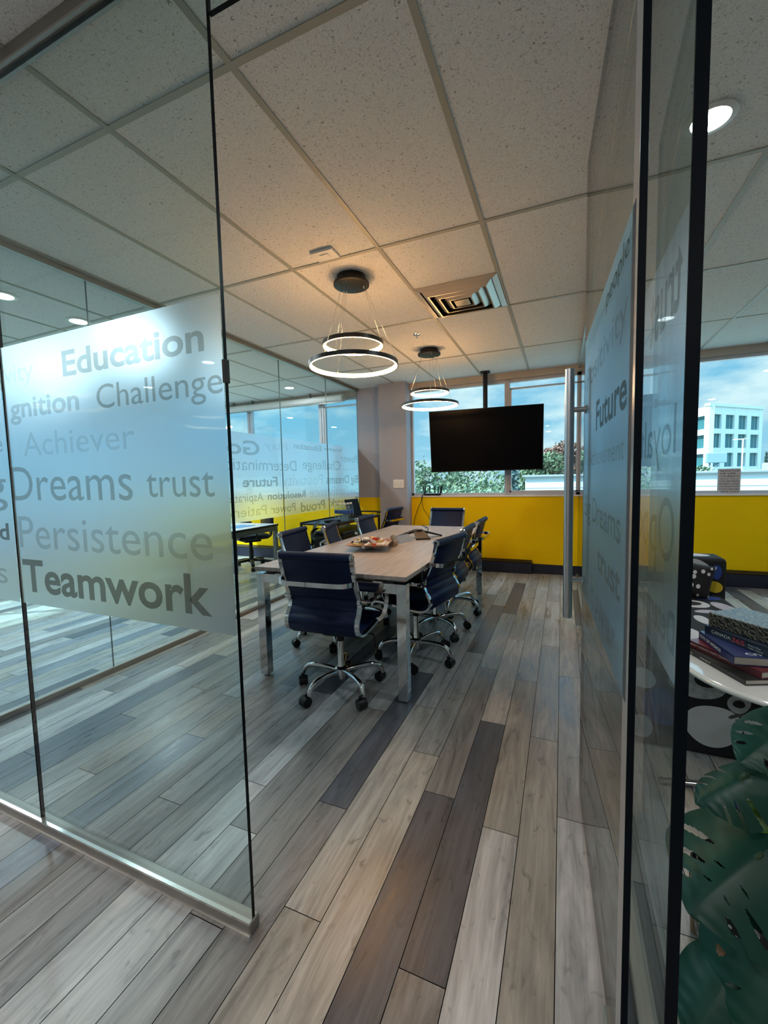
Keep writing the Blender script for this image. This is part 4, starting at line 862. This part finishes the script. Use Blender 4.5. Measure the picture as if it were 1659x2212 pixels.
spine(b3, 'CITY OF WORDS', 0.012, 0.19, 0.011, 0.013, m_tw, 1)
o = word('CITY', (0.262, 0.055, 0.0349), (0, 1, 0), 0.085, 0.022, m_tw, b3, 1, uz=(-1, 0, 0), name='cover_title'); o['label'] = 'cover lettering reading CITY'
b4, ln = book((0.599, 2.261), (0.765, 1.975), 0.20, 0.5848, 0.0345, mat('book_navy', (0.012, 0.018, 0.035), 0.3), 'dark navy book with white and red title below the leaf patterned box')
spine(b4, 'CANADA', 0.035, 0.125, 0.012, 0.014, m_tw); spine(b4, '365', 0.13, 0.185, 0.009, 0.021, m_tr, 1); spine(b4, 'Every Day', 0.20, 0.25, 0.019, 0.006, m_tw); spine(b4, 'Tells a Story', 0.20, 0.26, 0.008, 0.006, m_tw)
def leaf_box():
    m = mat('leaf_print', (0.05, 0.04, 0.03), 0.22); n = m.node_tree.nodes; l = m.node_tree.links; tc_ = n.new('ShaderNodeTexCoord'); mp_ = n.new('ShaderNodeMapping'); mp_.inputs['Rotation'].default_value = (0.4, 0.7, 0.6); l.new(tc_.outputs['Object'], mp_.inputs[0])
    w = n.new('ShaderNodeTexWave'); w.inputs['Scale'].default_value = 22; w.inputs['Distortion'].default_value = 9; w.inputs['Detail'].default_value = 2; w.inputs['Detail Scale'].default_value = 2.2; l.new(mp_.outputs[0], w.inputs['Vector'])
    r = n.new('ShaderNodeValToRGB'); r.color_ramp.elements[0].position = 0.45; r.color_ramp.elements[0].color = (0.014, 0.012, 0.010, 1); r.color_ramp.elements[1].position = 0.75; r.color_ramp.elements[1].color = (0.20, 0.16, 0.11, 1)
    l.new(w.outputs['Fac'], r.inputs[0]); l.new(r.outputs[0], n['Principled BSDF'].inputs['Base Color']); return m
bm = bm_(); box(bm, 0, 0.36, 0, 0.20, 0, 0.062, 0.004, 2); A = Vector((0.612, 2.263, 0.6195))
o = tag(obj('keepsake_box', bm, leaf_box(), loc=A), 'leaf patterned box lying on top of the book stack', 'box'); o.rotation_euler = (0, 0, math.atan2(2.078-2.263, 0.758-0.612))

# framed saying on the sill
t = empty('sill_sign', 'small printed wooden sign standing on the lounge window sill', 'sign', (1.757, 5.97, 1.055), math.radians(-2))
bm = bm_(); box(bm, -0.104, 0.104, -0.012, 0.012, 0, 0.285, 0.002); obj('board', bm, mat('sign_board', (0.50, 0.46, 0.46), 0.7), t)
m_ink = mat('sign_ink', (0.02, 0.015, 0.015), 0.7)
for i, (s, wd, bold) in enumerate((('THE FOUR STAGES', .18, 1), ('OF LIFE...', .17, 1), ('1.YOU BELIEVE IN', .175, 1), ('Santa Claus', .165, 0), ("2.YOU DON'T BELIEVE", .175, 1), ('IN SANTA CLAUS', .175, 1), ('3.YOU ARE SANTA CLAUS', .175, 1), ('4.YOU LOOK LIKE', .175, 1), ('SANTA CLAUS', .18, 1))):
    o = word(s, (-wd/2, -0.0127, 0.252-i*0.0295), (1, 0, 0), wd, 0.0155, m_ink, t, bold, name='printed_line'); o['label'] = 'line reading '+s

# monstera in a speckled pot
t = empty('monstera_plant', 'split-leaved green plant at the lower right beside the glass edge', 'plant', (0.47, 1.24, 0))
def speck():
    m = mat('speckled_pot', (0.008, 0.008, 0.009), 0.4); n = m.node_tree.nodes; l = m.node_tree.links; tc_ = n.new('ShaderNodeTexCoord')
    v = n.new('ShaderNodeTexVoronoi'); v.inputs['Scale'].default_value = 60; l.new(tc_.outputs['Object'], v.inputs['Vector'])
    r = n.new('ShaderNodeValToRGB'); r.color_ramp.elements[0].position = 0.25; r.color_ramp.elements[0].color = (0.6, 0.6, 0.58, 1); r.color_ramp.elements[1].position = 0.28; r.color_ramp.elements[1].color = (0.008, 0.008, 0.009, 1)
    l.new(v.outputs['Distance'], r.inputs[0]); l.new(r.outputs[0], n['Principled BSDF'].inputs['Base Color']); return m
bm = bm_(); lathe(bm, [(0.10, 0.05), (0.135, 0.10), (0.15, 0.28), (0.145, 0.285), (0.13, 0.25)], n=36); obj('pot', bm, speck(), t, True)
m_std = mat('stand_wood', (0.20, 0.12, 0.07), 0.5)
for k in range(4):
    a = math.radians(45+90*k); bm = bm_(); tube(bm, [(0.155*math.cos(a), 0.155*math.sin(a), 0.0), (0.165*math.cos(a), 0.165*math.sin(a), 0.20)], 0.011, 8); tube(bm, [(0, 0, 0.042), (0.157*math.cos(a), 0.157*math.sin(a), 0.042)], 0.008, 8); obj('stand_leg', bm, m_std, t, True)
bm = bm_(); lathe(bm, [(0.001, 0.245), (0.132, 0.25)], n=30); obj('soil', bm, mat('soil', (0.02, 0.013, 0.008), 0.95), t)
m_leaf = mat('monstera_leaf', (0.006, 0.045, 0.030), 0.40, spec=0.3, var=(9, 0.3)); m_leaf_lit = mat('lit_leaf', (0.05, 0.13, 0.012), 0.4)  # second, yellow-green leaf colour has the bright light on it painted in
m_stem = mat('leaf_stem', (0.02, 0.05, 0.02), 0.5)
def monstera(P, tip, n, Wd, slits=(), m=m_leaf, fold=0.35, droop=0.25, root=(0.0, 0.0, 0.25)):
    """leaf along P -> tip; slits = (side, place on the midrib, half width, from, to) in fractions of the half width"""
    O = t.location; P, tip, n = Vector(P)-O, Vector(tip)-O, Vector(n); d = tip-P; Ln = d.length; d.normalize(); n = (n-d*n.dot(d)).normalized(); s = d.cross(n)
    bm = bm_(); NU, NV = 96, 30; V = {}
    def half(u):
        u = max(0.0, min(1.0, u)); return Wd*(math.sin(math.pi*u**0.62)**0.8)*(1-0.12*u) if 0 < u < 1 else 0.0
    def pos(i, j):
        u, v = i/NU, j/NV; w = half(u); y = w*v; back = -0.42*Ln*(abs(v)**2.2)*max(0, 1-u*2.4)
        x = u*Ln+back+0.16*Ln*abs(v)**1.5*(1-u)
        return P+d*x+s*y-n*(fold*y*y/max(Wd, 1e-3)+0.10*abs(y)+droop*x*x/Ln*0.5)+n*0.0012*math.sin(u*38+abs(v)*5)*abs(v)
    def vert(i, j):
        if (i, j) not in V: V[i, j] = bm.verts.new(pos(i, j))
        return V[i, j]
    for i in range(NU):
        for j in range(-NV, NV):
            u, v = (i+0.5)/NU, (j+0.5)/NV; av = abs(v); sd = 1 if v > 0 else -1
            if any(sd == q and a0 < av < a1 and abs(u-uc-0.10*(av-a0)) < hw*min(1.0, (av-a0)*5+0.2, ((a1-av)*5+0.2) if a1 < 1 else 9) for q, uc, hw, a0, a1 in slits): continue
            bm.faces.new((vert(i, j), vert(i+1, j), vert(i+1, j+1), vert(i, j+1)))
    lf = obj('leaf', bm, m, t, True)
    for p_ in lf.data.polygons: p_.use_smooth = True
    bm = bm_(); Rt = Vector(root); mid = (P+Rt)/2+Vector((0.03, 0.03, 0.05)); tube(bm, smooth_path([Rt, mid, P-n*0.006, P-n*0.004+d*0.02], 6), 0.0055, 8); obj('stem', bm, m_stem, lf, True)
SL = [(q, u, 0.024, a, 1.01) for q in (1, -1) for u, a in ((0.24, 0.42), (0.42, 0.38), (0.60, 0.42), (0.76, 0.5))]+[(q, u, 0.016, 0.14, 0.30) for q in (1, -1) for u in (0.33, 0.51)]
SH = [(q, u, 0.026, 0.35, 0.86) for q in (1, -1) for u in (0.30, 0.50, 0.68)]
monstera((0.420, 1.13, 0.455), (0.262, 1.04, 0.345), (-0.35, -0.62, 0.70), 0.175, [(q, u, 0.028, a, b) for q in (1, -1) for u, a, b in ((0.28, 0.35, 0.92), (0.50, 0.30, 0.9), (0.70, 0.35, 1.01))]+[(q, u, 0.02, 0.10, 0.22) for q in (1, -1) for u in (0.40, 0.6)], fold=0.75)
monstera((0.402, 1.17, 0.605), (0.292, 1.14, 0.535), (-0.35, -0.45, 0.82), 0.075, SL[:3]+SL[4:7], fold=0.8)
monstera((0.490, 1.20, 0.735), (0.372, 1.14, 0.655), (-0.30, -0.55, 0.78), 0.085, SH, fold=0.5)
monstera((0.455, 1.12, 0.300), (0.375, 0.99, 0.10), (-0.20, -0.70, 0.68), 0.135, [(1, 0.6, 0.02, 0.4, 0.7)], fold=0.45)
monstera((0.365, 1.10, 0.170), (0.262, 1.01, 0.050), (-0.20, -0.55, 0.80), 0.090, [(-1, 0.55, 0.035, 0.30, 0.62)], fold=0.5)
monstera((0.470, 1.22, 0.560), (0.405, 1.15, 0.490), (-0.25, -0.6, 0.75), 0.055, SL[:2], m_leaf_lit, fold=0.5)
monstera((0.460, 1.19, 0.420), (0.425, 1.12, 0.330), (-0.25, -0.7, 0.65), 0.050, [], m_leaf_lit)
monstera((0.520, 1.18, 0.560), (0.470, 1.08, 0.400), (-0.25, -0.7, 0.65), 0.100, SL)
monstera((0.520, 1.40, 0.640), (0.640, 1.52, 0.590), (0.1, 0.2, 0.95), 0.11, SL)

# ================================================================== OUTSIDE THE WINDOWS
bm = bm_(); box(bm, -150, 250, FARY+6, 300, -4.3, -4.0); tag(obj('ground', bm, mat('outside_ground', (0.16, 0.18, 0.14), 0.9)), 'ground outside far below the windows', 'ground', kind='structure')
m_bw = mat('building_white', (0.66, 0.68, 0.69), 0.8); m_bg = mat('building_window', (0.04, 0.14, 0.16), 0.12); m_cap2 = mat('roof_cap', (0.30, 0.33, 0.36), 0.6)
t = empty('low_building', 'low flat roofed white building just outside the windows', 'building', (6.5, 19.0, -4))
bm = bm_(); box(bm, -7.72, 9.5, -3, 4, 0, 5.28); obj('facade', bm, m_bw, t)
bm = bm_(); box(bm, -7.82, 9.6, -3.1, 4.1, 5.28, 5.335); obj('roof_edge', bm, m_cap2, t)
bm = bm_(); box(bm, -7.75, 9.53, -3.03, 4.03, 5.335, 5.34); obj('bounce_roof', bm, mat('bounce_roof', (0.8, 0.8, 0.78), 0.8), t)  # unseen roof sheet, made bright to bounce sunlight onto the room's ceiling
for i, x in enumerate((-5.2, -2.7, -0.2, 2.3, 4.8)):
    bm = bm_(); box(bm, x-0.012, x+0.012, -3.008, -3, 3.0, 5.27); obj('panel_joint', bm, m_cap2, t)
bm = bm_(); box(bm, -7.72, 9.5, -3.008, -3, 4.87, 4.885); obj('panel_joint', bm, m_cap2, t)
# four storey office block
t = empty('office_block', 'white four storey office block with square recessed windows', 'building', (26.06, 100, -4), math.atan2(12, 12.14))
BH = 18.0; FW = 17.1; PIT = 3.72
bm = bm_()
cols = [0.9+i*4.1 for i in range(4)]; ww = 2.75; wz = [BH-1.5-2.75-i*PIT for i in range(4)]
edges = [0]+[e for c in cols for e in (c, c+ww)]+[FW]
for i in range(0, len(edges), 2): box(bm, edges[i], edges[i+1], 0, 0.9, 0, BH)
for c in cols:
    zz = [0]+[e for z in reversed(wz) for e in (z, z+2.75)]+[BH]
    for i in range(0, len(zz), 2): box(bm, c-0.01, c+ww+0.01, 0.03, 0.9, zz[i], zz[i+1])
box(bm, -0.15, FW+0.15, -0.15, 0.9, BH, BH+0.5)
obj('front_facade', bm, m_bw, t)
for c in cols:
    for z in wz:
        bm = bm_(); box(bm, c, c+ww, 0.38, 0.905, z, z+2.75); wn = obj('window', bm, m_bg, t)
        bm = bm_(); box(bm, c+ww*0.62, c+ww*0.66, 0.33, 0.38, z, z+2.75); obj('window_bar', bm, m_cap2, wn)
# side facade, turned back from the corner
bm = bm_(); ang = math.atan2(0.939, -0.344)-math.atan2(12, 12.14); ux, uy = math.cos(ang), math.sin(ang)
s0 = (0.9+0.9*ux)/uy; cp_ = [(s0*ux+0.9*uy, 0.9), (FW-0.1, 0.9), (FW-0.1, 15), (17.9*ux+0.9*uy, 17.9*uy-0.9*ux)]
bc = bm_(); lo = [bc.verts.new((x, y, 0)) for x, y in cp_]; hi = [bc.verts.new((x, y, BH)) for x, y in cp_]
bc.faces.new(lo); bc.faces.new(hi); [bc.faces.new((lo[k], lo[(k+1) % 4], hi[(k+1) % 4], hi[k])) for k in range(4)]; obj('core', bc, m_bw, t)
def side(bm, a, b, z0, z1, o0, o1): obox(bm, Vector((ux*(a+b)/2-uy*(o0+o1)/2*-1*-1, uy*(a+b)/2+ux*(o0+o1)/2, (z0+z1)/2)), (Vector((ux, uy, 0)), Vector((-uy, ux, 0)), Vector((0, 0, 1))), ((b-a)/2, abs(o1-o0)/2, (z1-z0)/2))
sc_ = [0.9, 6.6, 12.3]; sw = 4.6; e2 = [0]+[e for c in sc_ for e in (c, c+sw)]+[18.0]
for i in range(0, len(e2), 2): side(bm, e2[i], e2[i+1], 0, BH, 0, -0.9)
for c in sc_:
    zz = [0]+[e for z in reversed(wz) for e in (z, z+2.6)]+[BH]
    for i in range(0, len(zz), 2): side(bm, c, c+sw, zz[i], zz[i+1], 0, -0.9)
obj('side_facade', bm, m_bw, t)
for c in sc_:
    for z in wz: bm = bm_(); side(bm, c, c+sw, z, z+2.6, -0.6, -0.9); obj('window', bm, m_bg, t)
# rooftop and street furniture between the two buildings
t = empty('street_sign', 'blue grey box sign on a post in front of the office block', 'sign', (16.4, 60, -4))
bm = bm_(); box(bm, -0.95, 0.95, -0.3, 0.3, 6.35, 7.5, 0.05); obj('sign_box', bm, mat('sign_blue', (0.20, 0.30, 0.42), 0.5), t)
bm = bm_(); tube(bm, [(-0.6, 0, 0), (-0.6, 0, 6.4)], 0.09, 8); tube(bm, [(-0.6, 0, 5.2), (0.3, 0, 6.4)], 0.07, 8); obj('sign_post', bm, m_cap2, t)
t = empty('street_lamp', 'tall thin street lamp in front of the office block', 'street lamp', (18.8, 60, -4))
bm = bm_(); tube(bm, [(0, 0, 0), (0, 0, 8.9)], 0.07, 8); obj('pole', bm, m_bw, t)
bm = bm_(); tube(bm, [(-0.9, 0, 8.9), (0.5, 0, 8.95)], 0.06, 8); obj('lamp_arm', bm, m_bw, t)
t = empty('delivery_truck', 'grey box truck parked beyond the low building', 'truck', (20.4, 58, -4), 0.1)
bm = bm_(); box(bm, 0.0, 5.5, -1.2, 1.2, 1.0, 6.15, 0.06); obj('cargo_box', bm, mat('truck_grey', (0.33, 0.37, 0.43), 0.5), t)
bm = bm_(); box(bm, -2.0, 0.0, -1.15, 1.15, 0.9, 5.2, 0.5, 2); obj('cab', bm, mat('truck_cab', (0.5, 0.53, 0.56), 0.4), t)
for x in (-1.2, 3.9):
    for y in (-1.0, 1.0): bm = bm_(); lathe(bm, [(0.2, -0.15), (0.5, -0.15), (0.5, 0.15), (0.2, 0.15)], (x, y, 0.5), 18, 'Y'); obj('wheel', bm, m_black, t)
def foliage_mat(n, c): return mat(n, c, 0.7, spec=0.2, var=(1.3, 0.45))
m_f1 = foliage_mat('foliage_sage', (0.17, 0.23, 0.15)); m_f2 = foliage_mat('foliage_green', (0.13, 0.175, 0.10)); m_f3 = foliage_mat('foliage_spruce', (0.12, 0.17, 0.17)); m_f4 = foliage_mat('foliage_red', (0.24, 0.13, 0.10)); m_bark = mat('bark', (0.07, 0.05, 0.04), 0.9)
rt_ = random.Random(11)
def quad(bm, p, s):
    a = Vector((rt_.gauss(0, 1), rt_.gauss(0, 1), rt_.gauss(0, 1))).normalized(); b = a.orthogonal().normalized(); c = a.cross(b)
    bm.faces.new([bm.verts.new(p+b*u*s+c*v*s*0.6) for u, v in ((-1, 0), (0, -1), (1, 0), (0, 1))])
def tree(x, y, top, rad, m, label, n=6000, leaf=0.115, grp='trees outside'):
    t = empty('leafy_tree', label, 'tree', (x, y, -4), group=None); h = top+4; bm = bm_()
    bl = [(Vector((rt_.uniform(-.7, .7)*rad, rt_.uniform(-.7, .7)*rad, h-rad*rt_.uniform(0.5, 2.4))), rad*rt_.uniform(0.32, 0.52)) for _ in range(20)]
    bl.append((Vector((0, 0, h-rad*0.55)), rad*0.5))
    for i in range(n):
        c, r = rt_.choice(bl); d = Vector((rt_.gauss(0, 1), rt_.gauss(0, 1), rt_.gauss(0, 1))).normalized(); quad(bm, c+d*r*rt_.uniform(0.55, 1.05), leaf*rt_.uniform(0.6, 1.3))
    obj('crown', bm, m, t); bm = bm_(); tube(bm, [(0, 0, 0), (0.05, 0.02, h*0.5), (0, 0, h-rad*0.8)], 0.16, 8, scl=[1.2, 0.9, 0.4])
    for k in range(5): b_ = bl[k][0]; tube(bm, [(0, 0, h*0.5), tuple(b_)], 0.05, 6)
    obj('trunk', bm, m_bark, t)
def spruce(x, y, top, rad, label, n=5500, leaf=0.09):
    t = empty('spruce_tree', label, 'tree', (x, y, -4)); h = top+4; bm = bm_()
    for i in range(n):
        u = rt_.random()**0.7; a = rt_.uniform(0, 6.283); br = math.floor(a/0.42)*0.42; lay = (u*16) % 1; r = rad*u*(0.35+0.65*(lay))*rt_.uniform(0.7, 1.05)
        quad(bm, Vector((r*math.cos(br+rt_.gauss(0, .09)), r*math.sin(br+rt_.gauss(0, .09)), h*(1-u*0.92)-0.30*r)), leaf*rt_.uniform(0.6, 1.2))
    obj('needles', bm, m_f3, t); bm = bm_(); tube(bm, [(0, 0, 0), (0, 0, h*0.96)], 0.14, 8, scl=[1, 0.15]); obj('trunk', bm, m_bark, t)
tree(-7.3, 21, 2.75, 2.3, m_f2, 'tall leafy tree at the left edge of the meeting room window'); tree(-6.3, 17.5, 1.65, 1.7, m_f1, 'pale green tree low behind the router', 6500, 0.085)
tree(-3.6, 18, 1.25, 1.6, m_f1, 'pale green tree below the left half of the television', 6500, 0.085); tree(-5.0, 26, 2.4, 2.4, m_f2, 'darker leafy tree behind the pale ones, hidden by the television'); tree(-2.2, 30, 2.1, 2.2, m_f2, 'leafy tree behind the blue spruce')
spruce(-1.5, 14.2, 2.4, 1.0, 'blue grey spruce behind the window mullion'); spruce(1.2, 33, 3.4, 1.1, 'dark spruce right of the red leaved tree'); spruce(2.0, 34, 3.0, 1.0, 'small dark spruce beside the door handle')
tree(-1.0, 29, 2.9, 1.5, m_f2, 'rounded green tree right of the television'); tree(0.0, 31, 3.7, 1.3, m_f4, 'red leaved tree above the low building'); tree(-0.5, 34, 2.9, 1.6, m_f2, 'dull green tree behind the red leaved one')
tree(8.0, 33, 1.9, 1.0, m_f1, 'low bush at the foot of the office block', 1800, 0.12); spruce(32.8, 94, 4.6, 1.3, 'small far spruce at the right end of the office block', 1200, 0.3); spruce(35.4, 95.5, 5.3, 1.3, 'far spruce cut by the right picture edge', 1200, 0.3)
